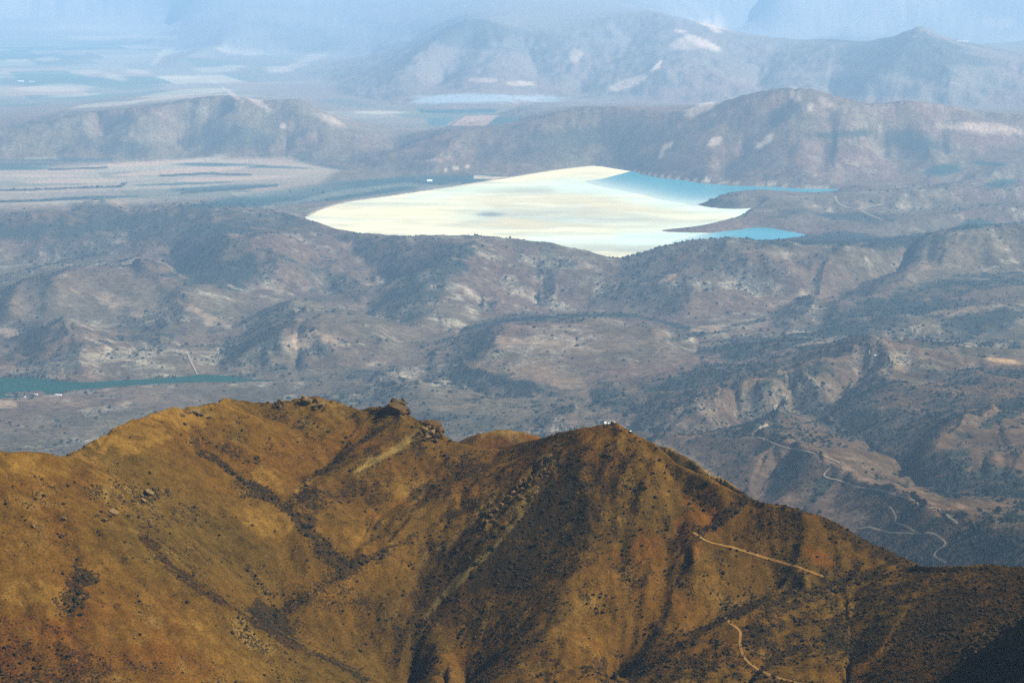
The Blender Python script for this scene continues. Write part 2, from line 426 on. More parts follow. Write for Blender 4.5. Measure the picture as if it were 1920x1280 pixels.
for _ in range(190):
    x0_ = sp.uniform(-40, 1960); y0_ = sp.uniform(455, 760 if x0_ < 1000 else 930)
    if (850 < x0_ < 1290 and 585 < y0_ < 760) or (x0_ < 560 and y0_ > 650) or y0_ < 490 or (x0_ > 1230 and y0_ > 800 and x0_ < 1500) or (1000 < x0_ < 1560 and y0_ < 530):
        continue
    (u0,), (t0,) = [np.atleast_1d(q) for q in ray(x0_, y0_)]
    Yc = (H - zref(np.array(x0_), np.array(y0_))) / -t0
    Xc = u0 * Yc
    an = sp.gauss(0.0, 0.75) + (math.pi if sp.random() < 0.5 else 0)        # most run down towards the viewer
    ln = sp.uniform(600, 1900) * Yc / 13000; wd = ln * sp.uniform(0.16, 0.26); hg = wd * sp.uniform(0.07, 0.155)
    ex, ey = math.sin(an), math.cos(an)
    sel = np.nonzero((np.abs(XX - Xc) < ln * 1.3) & (np.abs(YY - Yc) < ln * 1.3))
    if len(sel[0]) == 0: continue
    dx = XX[sel] - Xc; dy = YY[sel] - Yc
    al = dx * ex + dy * ey
    ac = -dx * ey + dy * ex + 0.35 * wd * np.sin(al / wd * 0.9 + x0_)
    tp = np.clip(1 - np.abs(al) / ln, 0, 1)
    Zd[sel] += hg * tp ** 0.7 * np.exp(-np.abs(ac / (wd * (0.45 + 0.55 * tp))) ** 1.5) * (0.35 + 0.65 * hilly[sel])
Zkeep = Zd

# ------------------------------------------------------------------ flat sheets: pond and river (outlines on the plain)
PX0, PY0 = project(XX, YY, np.zeros_like(XX))
POND = [(572, 407), (600, 393), (650, 379), (740, 366), (860, 348), (960, 332), (1040, 319), (1100, 312), (1118, 311), (1150, 316), (1185, 322), (1225, 333),
        (1290, 341), (1350, 346), (1420, 350), (1480, 353), (1560, 356), (1585, 359), (1500, 366), (1440, 366), (1400, 366), (1360, 370), (1312, 379), (1302, 382),
        (1330, 388), (1370, 391), (1412, 389), (1424, 389), (1408, 396), (1386, 404), (1384, 410), (1350, 416), (1300, 423), (1246, 429), (1250, 432), (1320, 435),
        (1380, 432), (1420, 427), (1455, 430), (1505, 439), (1480, 444), (1400, 452), (1320, 462), (1260, 478), (1180, 500), (1110, 496), (1060, 480), (980, 462),
        (830, 460), (700, 452), (640, 442), (600, 426)]
RIVER = [(-150, 700), (0, 707), (40, 706), (70, 708), (100, 712), (140, 716), (200, 714), (260, 711), (320, 707), (380, 703), (430, 705), (480, 711), (560, 713),
         (480, 714), (430, 716), (380, 717), (300, 720), (210, 725), (140, 731), (100, 738), (84, 740), (79, 733), (40, 734), (12, 737), (8, 740), (30, 743), (33, 747), (0, 748), (-150, 750)]
def smooth_closed(poly, step=4.0):
    p = [poly[-1]] + list(poly) + [poly[0], poly[1]]
    q = smooth_line(p, step)
    a = np.argmin(np.hypot(*(q - np.array(poly[0])).T)[: len(q) // 3])
    b = len(q) - 1 - np.argmin(np.hypot(*(q[::-1] - np.array(poly[0])).T)[: len(q) // 3])
    return q[a:b]
def flat_world(poly, z):
    p = np.asarray(poly, float)
    u, t = ray(p[:, 0], p[:, 1]); Y = (z - H) / t
    return np.stack([u * Y, Y], 1)
POND_S, RIVER_S = smooth_closed(POND), smooth_closed(RIVER)
def ragged(q, amt, lo):
    n_ = np.stack([fbm(q[:, 0], q[:, 1] * 3, 60, 4, 601), fbm(q[:, 0] + 900, q[:, 1] * 3, 60, 4, 602) * 0.35], 1)
    m_ = sstep(lo, lo + 40, q[:, 0])[:, None] if lo else 1.0      # the dam stays straight
    return q + n_ * amt * m_
POND_S = ragged(POND_S, 7.0, 1190); RIVER_S = ragged(RIVER_S, 4.0, 0)
RIV_Z = 232.0
POND_W, RIVER_W = flat_world(POND_S, 0), flat_world(RIVER_S, RIV_Z)
dp_ = np.full(XX.shape, 9e9)
sel = np.nonzero((YY > 14000) & (YY < 42000))
dp_[sel] = poly_dist(XX[sel], YY[sel], POND_W[::3])
ZV = Zb + Zkeep * (1 - 0.75 * np.exp(-(np.maximum(dp_, 0) / 1500.0) ** 2))
for W, wid, wz in ((POND_W, 170.0, 0.0), (RIVER_W, 220.0, RIV_Z)):
    m = wid * 2
    sel = np.nonzero((XX > W[:, 0].min() - m) & (XX < W[:, 0].max() + m) & (YY > W[:, 1].min() - m) & (YY < W[:, 1].max() + m))
    d = poly_dist(XX[sel], YY[sel], W)
    k = sstep(0, wid, d)
    ZV[sel] = np.where(d < 0, wz - 9.0 * sstep(0, -60, d), ZV[sel] * k + (1 - k) * (wz + np.clip(ZV[sel] - wz, 0, 0.05 * np.maximum(d, 0))))

def valley_z(X, Y):
    r_ = np.interp(Y, VY, np.arange(len(VY))); c_ = np.interp(X / Y, VU, np.arange(len(VU)))
    return bilin(ZV, r_, c_)

def valley_hit(px, py):
    px = np.atleast_1d(np.asarray(px, float)); py = np.atleast_1d(np.asarray(py, float))
    u, t = ray(px, py)
    Ys = np.exp(np.linspace(math.log(3800), math.log(300000), 3400))
    out = np.zeros((len(px), 3))
    for i in range(len(px)):
        d = valley_z(u[i] * Ys, Ys) - (H + t[i] * Ys)
        k = np.argmax(d > 0)
        k = max(k, 1)
        a = d[k - 1] / (d[k - 1] - d[k] + 1e-12)
        Yh = Ys[k - 1] + (Ys[k] - Ys[k - 1]) * min(max(a, 0), 1)
        out[i] = (u[i] * Yh, Yh, valley_z(np.array([u[i] * Yh]), np.array([Yh]))[0])
    return out

# ------------------------------------------------------------------ the valley: ground cover
PXv, PYv = project(XX, YY, ZV)
n_v = XX.size
x1, y1 = XX.ravel(), YY.ravel()
px1, py1 = PXv.ravel(), PYv.ravel()
big = fbm(x1, y1, 1800, 4, 31); med = fbm(x1, y1, 420, 4, 32); sml = fbm(x1, y1, 110, 3, 33)
hue = fbm(x1, y1, 1100, 3, 34)
SOIL = np.array((0.128, 0.102, 0.062)); SOIL2 = np.array((0.145, 0.094, 0.064)); PALE = np.array((0.36, 0.30, 0.205))
tint = np.empty((n_v, 3), np.float32)
tint[:] = SOIL
tint += (SOIL2 - SOIL) * np.clip(0.5 + hue, 0, 1)[:, None]
streak = gullies(x1, y1, GX.ravel(), GY.ravel(), 170.0, 3, 700, 0.06)
bare = np.clip(sstep(0.15, 0.9, 0.8 * med + 0.45 * big + 0.55 * sml + 0.35 * streak), 0, 1) * 0.85 * (1 - 0.75 * sstep(20000, 32000, y1))
tint += (PALE - tint) * bare[:, None]
tint += (np.array((0.17, 0.175, 0.17)) - tint) * (0.75 * sstep(30000, 80000, y1))[:, None]  # far soil paled, putting part of the distant haze into its colour
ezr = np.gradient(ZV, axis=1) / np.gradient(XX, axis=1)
aspect = blur(np.clip(ezr, -1, 1), 2).ravel()      # >0: ground that faces left, the shaded side; thicker scrub there also paints in hillshade
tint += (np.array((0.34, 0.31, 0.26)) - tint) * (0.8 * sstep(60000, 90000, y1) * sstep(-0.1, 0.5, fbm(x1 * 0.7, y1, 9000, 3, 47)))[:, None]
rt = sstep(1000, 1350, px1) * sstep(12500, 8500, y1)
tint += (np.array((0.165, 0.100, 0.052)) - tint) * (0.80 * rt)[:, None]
tint *= (1 + 0.55 * np.clip(0.5 * sml + 0.5 * fbm(x1, y1, 260, 3, 46), -0.9, 1.0) * (1 - sstep(20000, 55000, y1)))[:, None].astype(np.float32)
fz = 1 - sstep(40000, 70000, y1)
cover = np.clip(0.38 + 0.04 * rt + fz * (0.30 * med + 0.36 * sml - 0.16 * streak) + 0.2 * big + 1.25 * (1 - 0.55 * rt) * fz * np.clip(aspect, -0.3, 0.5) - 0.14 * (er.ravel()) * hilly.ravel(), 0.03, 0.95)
flat_ = 1 - hilly.ravel()
cover *= 1 - 0.35 * flat_
wob = 0.7 * fbm(x1, y1, 420, 4, 41) + 0.45 * fbm(x1, y1, 90, 2, 42)
farf = sstep(18000, 30000, y1)
wob = wob * (1 - farf) + farf * fbm(x1 * 0.6, y1, 1500, 4, 43) * 0.9
clus = 0.6 * fbm(x1, y1, 260, 3, 44) + 0.6 * fbm(x1, y1, 80, 2, 45)
pv = Paint(px1, py1, tint, cover.astype(np.float32), wob, clus * (1 - farf) + farf * 0.25)
cover = pv.cover
FARSOIL = np.array((0.24, 0.235, 0.215), np.float32)
TEAL = (0.030, 0.085, 0.075); FOREST = (0.035, 0.050, 0.035); TAN = (0.33, 0.235, 0.150); CREAM = (0.42, 0.36, 0.25); PINK = (0.30, 0.20, 0.145)
# far plain and fields
ca, sa = math.cos(0.32), math.sin(0.32)
def plots(w, d, seed, mask, k):
    fu = (x1 * ca + y1 * sa) / w; fv = (-x1 * sa + y1 * ca) / d
    fu = fu + 0.5 * hsh(np.zeros_like(fv).astype(np.int64), np.floor(fv).astype(np.int64), seed)
    iu, iv = np.floor(fu).astype(np.int64), np.floor(fv).astype(np.int64)
    h = hsh(iu, iv, seed + 1); h2 = hsh(iu, iv, seed + 2)
    pal = np.array([(0.045, 0.10, 0.07), (0.07, 0.13, 0.09), (0.20, 0.19, 0.15), (0.33, 0.30, 0.22), (0.28, 0.21, 0.15), (0.12, 0.13, 0.10), (0.26, 0.25, 0.19)], np.float32)
    c = pal[np.minimum((h * 7).astype(int), 6)] * (0.8 + 0.4 * h2)[:, None]
    w_ = (mask * k * flat_).astype(np.float32)
    tint[:] = tint + (c - tint) * w_[:, None]; cover[:] = cover + (0.1 - cover) * w_
def spot(cx, cy, rx, ry): return 1 - sstep(0.6, 1.15, np.hypot((px1 - cx) / rx, (py1 - cy) / ry) + 0.25 * wob)
plots(1900, 3600, 800, spot(170, 135, 400, 72), 0.65)
plots(1300, 1500, 810, spot(800, 222, 220, 24), 0.5)
for a in [(60, 112, 130, 24, 0), (30, 192, 60, 14, 0), (100, 152, 110, 10, 2), (160, 92, 170, 12, -2), (250, 160, 70, 8, 0), (640, 190, 70, 10, 3), (110, 82, 140, 8, 0)]:
    pv.ell(*a, col=TEAL, cov=0.35, k=0.45, rough=0.9)
for a in [(330, 145, 58, 6, -2), (110, 166, 58, 7, -2), (150, 178, 70, 3.5, -3), (160, 135, 30, 4, 0), (340, 176, 90, 6, -6), (300, 108, 30, 8, -40), (420, 128, 60, 8, -6), (90, 112, 22, 5, 0),
          (30, 114, 22, 4, 0), (190, 196, 60, 4, -4), (60, 298, 62, 5, -2), (260, 135, 30, 4, 4), (220, 146, 26, 6, 10), (450, 96, 40, 8, 0), (230, 70, 120, 4, 0), (520, 128, 30, 6, 0)]:
    pv.ell(*a, col=CREAM, cov=0.05, k=0.42, rough=0.9)
for a in [(110, 340, 160, 18, -1), (260, 322, 160, 16, -3), (460, 325, 190, 24, -2), (-20, 345, 90, 20, 0), (330, 352, 120, 12, 0), (820, 300, 40, 4, -8)]:
    pv.ell(*a, col=PINK, cov=0.08, k=0.85)
for a in [(150, 318, 120, 5, -3), (300, 312, 60, 4, -4), (360, 302, 60, 3, -8), (250, 336, 100, 5, -3), (120, 378, 110, 4, -4), (60, 360, 90, 4, 0)]:
    pv.ell(*a, col=CREAM, cov=0.05, k=0.6)
pv.poly([(845, 236), (872, 218), (936, 216), (912, 236)], col=PINK, cov=0.0, feather=1.5, rough=0.5)
pv.poly([(778, 203), (800, 206), (935, 204), (928, 212), (840, 213), (790, 212)], col=TEAL, cov=0.6, feather=1.5, rough=1)
pv.poly([(912, 236), (930, 220), (975, 218), (968, 230)], col=(0.05, 0.10, 0.09), cov=0.3, feather=2, rough=1)
pv.poly([(800, 222), (850, 219), (835, 236), (805, 236)], col=(0.05, 0.10, 0.09), cov=0.3, feather=2, rough=1)
pv.ell(720, 210, 110, 5, 0, col=CREAM, cov=0.05, k=0.6)
pv.ell(900, 185, 190, 12, 1, col=(0.25, 0.30, 0.33), cov=0.0, k=0.75)
pv.poly([(330, 388), (420, 372), (520, 354), (640, 340), (760, 330), (880, 328), (940, 330), (860, 347), (740, 364), (640, 374), (520, 388), (400, 392)], col=TEAL, cov=0.55, k=0.95, feather=4, rough=5)
pv.line([(495, 388), (560, 378), (640, 362), (720, 350), (760, 346), (830, 352)], 5, col=CREAM, cov=0.05, k=0.35)
pv.line([(575, 405), (600, 392), (660, 376), (760, 361), (860, 346)], 5, col=(0.26, 0.22, 0.16), cov=0.1, k=0.5, rough=0.4)
pv.line([(890, 332), (930, 334), (950, 335)], 3, col=(0.5, 0.40, 0.27), cov=0, k=0.9, rough=0.3)
pv.line([(835, 318), (880, 312)], 2, col=(0.45, 0.36, 0.25), cov=0, k=0.9, rough=0.3)
pv.poly([(-100, 308), (60, 304), (130, 306), (80, 318), (-100, 322)], col=TEAL, cov=0.8, k=0.9, feather=4, rough=4)
pv.line([(-50, 357), (60, 356), (150, 352), (228, 350), (236, 346)], 2.6, col=FOREST, cov=0.9, k=0.9, rough=0.6)
pv.ell(615, 312, 50, 5, 8, col=FOREST, cov=0.8, k=0.8)
for a in [(1765, 322, 42, 14, -8), (1880, 342, 50, 11, -8), (1850, 306, 40, 5, 5), (1835, 420, 60, 9, -10)]:
    pv.ell(*a, col=TEAL, cov=0.7, k=0.95)
pv.poly([(-100, 320), (120, 310), (320, 302), (560, 302), (640, 318), (600, 345), (420, 370), (250, 384), (60, 390), (-100, 396)], col=(0.40, 0.32, 0.22), cov=0.1, k=0.6, feather=8, rough=6)
plots(1700, 800, 820, spot(250, 340, 400, 42), 0.55)
for a in [(60, 300, 160, 5, 0), (30, 316, 90, 4, 0), (330, 345, 120, 3, -2), (150, 372, 120, 4, -2), (480, 312, 130, 3, 2), (420, 352, 120, 5, -3)]:
    pv.ell(*a, col=TEAL, cov=0.6, k=0.8)
for a in [(130, 340, 150, 6, -1), (330, 322, 130, 4, -4), (430, 335, 160, 5, -2), (60, 330, 110, 3, 0), (220, 310, 120, 3, -3)]:
    pv.ell(*a, col=(0.42, 0.30, 0.21), cov=0.05, k=0.8)
for L_ in ([(-50, 357), (60, 356), (150, 352), (228, 350)], [(300, 330), (380, 326), (470, 328)], [(90, 318), (200, 314)], [(340, 362), (420, 356), (520, 348)], [(-20, 378), (80, 376), (160, 372)]):
    pv.line(L_, 2.2, col=FOREST, cov=0.9, k=0.8, rough=0.5)
pv.poly([(-100, 418), (0, 413), (60, 405), (150, 402), (190, 374), (240, 402), (300, 394), (380, 387), (490, 394), (560, 406), (600, 420), (540, 440), (400, 446), (200, 452), (-100, 458)], col=FOREST, cov=0.78, k=0.62, feather=6, rough=8)
# bare ground on the far mountains
for a in [(1312, 78, 48, 8, 25, 0.9), (1285, 82, 35, 14, 0, 0.5), (1235, 120, 18, 6, -42, 1.0), (1328, 45, 36, 7, 14, 0.9), (1340, 55, 20, 6, 30, 0.8), (1492, 180, 24, 18, 30, 0.9), (1518, 202, 10, 8, 0, 0.9),
          (1545, 190, 40, 12, 25, 0.5), (1310, 208, 44, 12, -22, 0.7), (1340, 266, 16, 9, -30, 0.9), (1436, 264, 24, 7, -35, 1.0), (1250, 276, 22, 8, -40, 0.7), (1240, 290, 14, 7, -40, 0.7), (530, 236, 12, 10, -40, 1.0),
          (495, 200, 30, 8, 30, 0.6), (440, 180, 50, 3, 35, 0.5), (1850, 240, 90, 8, 4, 0.6), (1840, 50, 60, 8, -4, 0.6), (980, 156, 32, 6, 0, 0.7), (900, 150, 50, 6, 0, 0.5), (1080, 105, 16, 16, 0, 0.6),
          (620, 225, 40, 10, 20, 0.5), (1180, 155, 40, 8, -20, 0.5), (1650, 245, 20, 6, 0, 0.5), (560, 120, 60, 10, -20, 0.4)]:
    pv.ell(*a[:5], col=(0.42, 0.32, 0.235), cov=0.05, k=a[5])
for a in [(885, 62, 70, 28, 0, .55), (1690, 110, 190, 42, 5, .6), (1100, 255, 170, 30, -4, .5), (1575, 252, 110, 10, -3, .8), (1705, 266, 70, 18, 8, .8), (440, 250, 130, 34, 0, .5), (235, 278, 60, 16, 0, .55),
          (1440, 220, 90, 20, -20, .35), (980, 290, 130, 18, 0, .4), (1620, 160, 150, 20, 8, .4), (1010, 80, 60, 24, 0, .3), (560, 70, 90, 20, 10, .3)]:
    pv.ell(*a[:5], col=FOREST, cov=0.75, k=a[5])
for a in [(1440, 868, 14, 40, 42, .8), (1512, 908, 16, 46, 42, .8), (1345, 850, 30, 14, 40, .5), (1420, 860, 12, 20, 40, .6), (1590, 930, 20, 40, 42, .6), (1640, 950, 40, 14, 20, .5), (1820, 985, 60, 10, 10, .5)]:
    pv.ell(*a[:5], col=(0.21, 0.135, 0.075), cov=0.1, k=a[5])  # ovals on the gully ribs paint their sunlit sides tan
pv.poly([(1230, 830), (1420, 814), (1560, 868), (1660, 905), (1640, 960), (1560, 1010), (1400, 930)], col=(0.150, 0.100, 0.066), cov=0.26, k=0.75, feather=12, rough=10)
# scrub and woodland, middle distance, with shaded gully sides painted in
for a in [(425, 512, 108, 36, -6, .95), (805, 522, 100, 34, -36, .9), (600, 522, 44, 40, 0, .6), (1345, 380, 46, 9, 5, .85), (1600, 405, 78, 12, 4, .75), (1480, 399, 42, 9, -8, .6), (1540, 450, 160, 12, -1, .95),
          (1700, 452, 130, 11, -4, .8), (1690, 575, 170, 30, -13, .95), (1830, 530, 120, 15, -3, .85), (1550, 626, 170, 24, -12, .8), (1400, 648, 100, 18, -10, .75), (1860, 602, 110, 24, -15, .9),
          (965, 714, 84, 13, 17, 1.0), (880, 690, 44, 20, -50, .8), (905, 655, 40, 14, -58, .7), (480, 665, 58, 18, -48, .8), (520, 690, 50, 10, 0, .5), (270, 632, 120, 12, -6, .75), (1200, 745, 110, 15, -20, .7),
          (1310, 705, 130, 16, -22, .7), (1790, 855, 64, 42, -40, .95), (1860, 792, 95, 20, -28, .9), (1735, 890, 70, 22, 32, .9), (1860, 905, 90, 30, 5, .75), (1480, 885, 13, 56, 42, .75), (1545, 905, 11, 54, 42, .75),  # narrow tilted stripes darken the shaded sides of the spur's gullies
          (1620, 800, 90, 26, 15, .5), (1905, 965, 44, 14, -30, .8), (1730, 1010, 80, 18, -10, .5), (80, 432, 140, 18, -4, .8), (250, 422, 150, 14, -8, .6), (110, 472, 160, 16, 0, .6),
          (420, 430, 130, 17, -10, .7), (1640, 1000, 60, 20, 15, .4), (1430, 790, 60, 14, -25, .5), (700, 695, 90, 8, -8, .5), (100, 690, 60, 10, -5, .4), (40, 622, 30, 8, 0, .7), (1560, 690, 90, 12, -10, .6),
          (1770, 700, 100, 16, 0, .5), (1660, 780, 100, 16, 8, .4), (1890, 700, 40, 10, 0, .6), (800, 780, 120, 10, 5, .4), (1080, 700, 60, 8, -10, .5), (1440, 720, 50, 10, -30, .7), (1930, 1020, 60, 14, -30, .8)]:
    pv.ell(*a[:5], col=FOREST, cov=0.88, k=a[5])
pv.line([(880, 615), (960, 600), (1060, 592), (1180, 590), (1240, 602), (1290, 616)], 4, cov=0.95, col=FOREST, k=0.9)
pv.line([(1240, 640), (1330, 625), (1430, 600)], 5, cov=0.9, col=FOREST, k=0.7)
pv.line([(330, 650), (420, 648), (500, 640), (560, 628)], 3, cov=0.9, k=0.7)
pv.line([(640, 640), (740, 640), (800, 642), (860, 632)], 3, cov=0.9, k=0.6)
pv.line([(860, 705), (760, 700), (640, 710), (560, 712)], 4, cov=0.9, k=0.6)
# bare soil, middle distance
for a in [(650, 458, 24, 6, 5, 1), (672, 490, 20, 7, 25, .7), (740, 498, 44, 9, -32, .6), (738, 532, 22, 8, -25, .7), (520, 510, 18, 6, 25, .8), (640, 505, 12, 8, 0, .5), (915, 560, 20, 7, 10, .8), (1250, 521, 20, 7, -32, .9),
          (1022, 556, 18, 7, 0, .7), (1180, 470, 30, 4, -10, .5), (365, 580, 60, 10, 26, .9), (225, 568, 60, 16, 25, .7), (405, 602, 34, 6, 25, .8), (100, 560, 70, 14, -15, .6), (12, 621, 28, 8, 4, 1.0), (560, 636, 30, 18, -10, .8),
          (602, 632, 26, 8, 5, .6), (1000, 640, 100, 12, 0, .8), (1060, 655, 120, 8, 4, .7), (1000, 700, 100, 14, 8, .75), (930, 650, 44, 12, -30, .7), (960, 686, 70, 16, 5, .7), (1080, 722, 50, 7, 4, .8), (885, 680, 14, 7, 0, .9),
          (1330, 616, 28, 6, -4, .9), (1630, 598, 34, 6, -6, .8), (1420, 610, 40, 5, -8, .6), (1780, 586, 34, 5, 0, .8), (1740, 562, 10, 9, 0, .8), (1830, 580, 40, 6, -5, .7), (1885, 676, 44, 7, 5, 1.0), (1860, 672, 16, 6, 0, 1.0),
          (1410, 716, 28, 10, -35, .9), (1470, 672, 22, 5, -15, .9), (1615, 722, 40, 9, -8, .8), (1638, 664, 13, 2.6, 5, 1.0), (1686, 690, 20, 3.5, -6, 1), (1656, 697, 8, 6, 0, 1), (1672, 710, 16, 8, 0, .9), (1590, 976, 40, 20, 0, .9),
          (1600, 990, 30, 12, 0, .9), (1500, 930, 24, 18, -40, .6), (1885, 985, 44, 9, 0, .8), (1645, 912, 50, 8, 22, .8), (1580, 872, 36, 6, 24, .8), (1700, 955, 50, 8, 16, .6), (1350, 760, 50, 8, -25, .3), (1700, 660, 60, 10, 0, .3),
          (100, 756, 120, 10, 0, .7), (300, 750, 150, 10, -3, .6), (120, 697, 10, 4, 0, 1), (60, 690, 70, 6, 0, .6), (400, 690, 90, 7, 3, .6), (330, 690, 50, 5, 8, .6), (840, 765, 30, 6, 0, .6), (150, 705, 60, 5, 0, .7),
          (770, 690, 60, 8, -10, .3), (1340, 870, 40, 10, 60, .5), (1300, 850, 30, 12, 30, .6), (1760, 770, 60, 12, 10, .4), (1490, 560, 40, 8, -20, .5), (1700, 500, 60, 10, 0, .5), (1660, 840, 40, 12, 30, .4),
          (1540, 640, 50, 5, -8, .7), (1620, 383, 30, 4, 5, .5), (1500, 370, 60, 4, 0, .4), (1760, 365, 60, 4, -4, .4)]:
    pv.ell(*a[:5], col=TAN if a[1] < 650 else (0.235, 0.158, 0.09), cov=0.1, k=a[5] * 0.9)
pv.ell(1880, 675, 30, 5, 5, col=(0.52, 0.33, 0.16), cov=0.0)
pv.poly([(1560, 975), (1600, 955), (1640, 965), (1636, 992), (1600, 1000), (1575, 990)], col=(0.20, 0.15, 0.095), cov=0.03, k=0.95, feather=3, rough=5)
pv.ell(1690, 1000, 90, 40, 10, col=(0.135, 0.092, 0.06), cov=0.24, k=0.75)
pv.ell(1636, 664, 10, 2, 5, col=(0.60, 0.42, 0.24), cov=0.0)
pv.poly([(-60, 749), (30, 749), (33, 764), (-60, 768)], col=TAN, cov=0.05, feather=1.5, rough=0.6)
pv.ell(1325, 337, 6, 3, 0, col=CREAM, cov=0); pv.ell(1446, 344, 12, 2.5, 0, col=CREAM, cov=0, k=.7)
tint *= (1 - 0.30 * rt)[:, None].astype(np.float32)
# pale shoreline
pv.line([(1190, 322), (1290, 338), (1420, 347), (1560, 353)], 1.6, col=(0.38, 0.31, 0.22), cov=0, k=0.6, rough=0.4)
for x_, y_, w_ in [((200), 650, 3)]:
    pv.line([(160, 632), (185, 642), (212, 655)], 2, col=(0.38, 0.31, 0.2), cov=0.0, k=0.8, rough=0.2)
pv.line([(190, 674), (230, 674), (270, 680), (330, 692)], 1.8, col=(0.36, 0.28, 0.18), cov=0.0, k=0.7, rough=0.3)
pv.line([(1230, 830), (1270, 852), (1310, 872), (1340, 890)], 9, col=(0.26, 0.19, 0.12), cov=0.1, k=0.7)

tint *= (0.54 + 0.51 * sstep(17000, 45000, y1))[:, None].astype(np.float32)  # ground brightens with distance, standing in for thicker haze

# ------------------------------------------------------------------ the near mountain: relief
N0, N1 = math.log(1080.0), math.log(6200.0)
NUM = 0.40
CREST = [(-350, 850, 1560), (-150, 846, 1600), (0, 834, 1650), (60, 838, 1690), (120, 845, 1730), (150, 838, 1780), (200, 800, 1850), (260, 770, 1920), (330, 755, 1980), (400, 748, 2040), (442, 739, 2080),
         (500, 756, 2100), (520, 749, 2110), (580, 738, 2120), (640, 752, 2120), (662, 763, 2120), (700, 765, 2110), (725, 757, 2100), (745, 752, 2100), (772, 771, 2080), (800, 783, 2060), (842, 820, 2040),
         (880, 830, 2040), (930, 834, 2040), (985, 822, 2010), (1020, 810, 1990), (1060, 800, 1970), (1100, 795, 1955), (1140, 787, 1950), (1165, 792, 1940), (1190, 808, 1925), (1230, 828, 1900),
         (1260, 850, 1880), (1300, 880, 1855), (1360, 905, 1830), (1400, 925, 1820), (1450, 935, 1810), (1520, 950, 1800), (1570, 975, 1795), (1620, 1005, 1790), (1680, 1035, 1780), (1738, 1060, 1772)]
CREST2 = [(1680, 1072, 1735), (1745, 1066, 1710), (1800, 1060, 1695), (1860, 1055, 1682), (1920, 1050, 1670), (2060, 1040, 1650), (2300, 1030, 1620)]
CREST3 = [(780, 862, 2420), (850, 818, 2432), (890, 804, 2440), (950, 799, 2444), (1005, 805, 2444), (1060, 816, 2436), (1120, 862, 2424)]
CREST4 = [(1215, 806, 2262), (1250, 824, 2246), (1295, 850, 2212), (1345, 883, 2170), (1395, 914, 2120), (1440, 940, 2070)]
NEAR = [
    CREST3, CREST4,
    [(230, 1010, 1600), (300, 1070, 1580), (400, 1125, 1575), (480, 1170, 1578), (560, 1217, 1588), (640, 1252, 1598), (700, 1282, 1603), (800, 1335, 1606)],
    [(100, 960, 1612), (170, 985, 1606), (230, 1010, 1600)],
    [(350, 840, 1935), (400, 862, 1912), (450, 895, 1882), (510, 935, 1850), (560, 975, 1820), (580, 1005, 1803), (625, 1040, 1780), (645, 1065, 1766), (600, 1098, 1744), (550, 1132, 1716), (505, 1165, 1692),
     (560, 1190, 1690), (620, 1222, 1690), (700, 1266, 1692), (780, 1320, 1694)],
    [(645, 1065, 1766), (710, 1035, 1798), (780, 992, 1838), (850, 932, 1890), (900, 882, 1948), (925, 852, 2000)],
    [(803, 790, 2052), (760, 830, 2012), (700, 868, 1972), (640, 898, 1935), (590, 926, 1888), (572, 955, 1846)],
    [(700, 790, 2082), (660, 830, 2034), (610, 868, 1978), (560, 904, 1922), (535, 935, 1868)],
    [(842, 822, 2038), (800, 878, 1972), (735, 930, 1912), (690, 980, 1862), (655, 1035, 1796)],
    [(1122, 792, 1950), (1100, 850, 1902), (1096, 920, 1842), (1108, 990, 1792), (1080, 1060, 1746), (1020, 1120, 1722), (960, 1180, 1702), (900, 1260, 1682), (870, 1310, 1672)],
    [(1060, 830, 1942), (1010, 900, 1884), (950, 990, 1822), (880, 1070, 1776), (800, 1160, 1738), (745, 1236, 1706), (722, 1280, 1695)],
    [(1298, 1045, 1750), (1262, 1108, 1714), (1232, 1162, 1688), (1198, 1218, 1662), (1140, 1292, 1638)],
    [(1190, 808, 1925), (1235, 870, 1872), (1275, 920, 1838), (1312, 960, 1812), (1332, 1004, 1786), (1400, 1030, 1770), (1470, 1055, 1758), (1545, 1082, 1744), (1590, 1088, 1738), (1650, 1078, 1736), (1680, 1072, 1735)],
    [(1585, 1088, 1736), (1480, 1112, 1702), (1360, 1158, 1660), (1250, 1222, 1620), (1170, 1288, 1588)],
    [(1480, 1106, 1735), (1380, 1142, 1708), (1300, 1178, 1688), (1232, 1162, 1688)],
    [(1585, 1088, 1736), (1590, 1140, 1680), (1600, 1210, 1600), (1590, 1300, 1520)],
    [(1750, 1066, 1708), (1702, 1132, 1640), (1655, 1205, 1572), (1610, 1300, 1508)],
    [(1640, 1100, 1706), (1640, 1160, 1634), (1622, 1240, 1556)],
    [(1470, 1150, 1668), (1440, 1220, 1600), (1400, 1300, 1530)],
    [(1980, 1128, 1560), (1920, 1166, 1500), (1850, 1212, 1478), (1800, 1262, 1455), (1760, 1320, 1430)],
    [(2120, 1020, 1510), (2010, 1062, 1440), (2000, 1120, 1405), (1990, 1215, 1370), (1980, 1320, 1345)],
    [(-200, 1310, 1400), (0, 1300, 1410), (150, 1300, 1424), (300, 1300, 1444), (460, 1305, 1480), (600, 1310, 1530)],
    [(150, 850, 1745), (230, 890, 1758), (300, 930, 1748), (330, 985, 1710)],
    [(260, 775, 1915), (330, 820, 1890), (370, 850, 1880)],
    [(330, 985, 1710), (400, 1060, 1694), (470, 1130, 1690)],
    [(-300, 1600, 1180), (300, 1600, 1200), (900, 1560, 1300), (1500, 1560, 1260), (2200, 1560, 1200)],
]
NR, NC = 640, 620
_r, _c, _v = [], [], []
def add_near(u, Y, Z):
    _r.append((np.log(Y) - N0) / (N1 - N0) * (NR - 1)); _c.append((u + NUM) / (2 * NUM) * (NC - 1)); _v.append(Z)
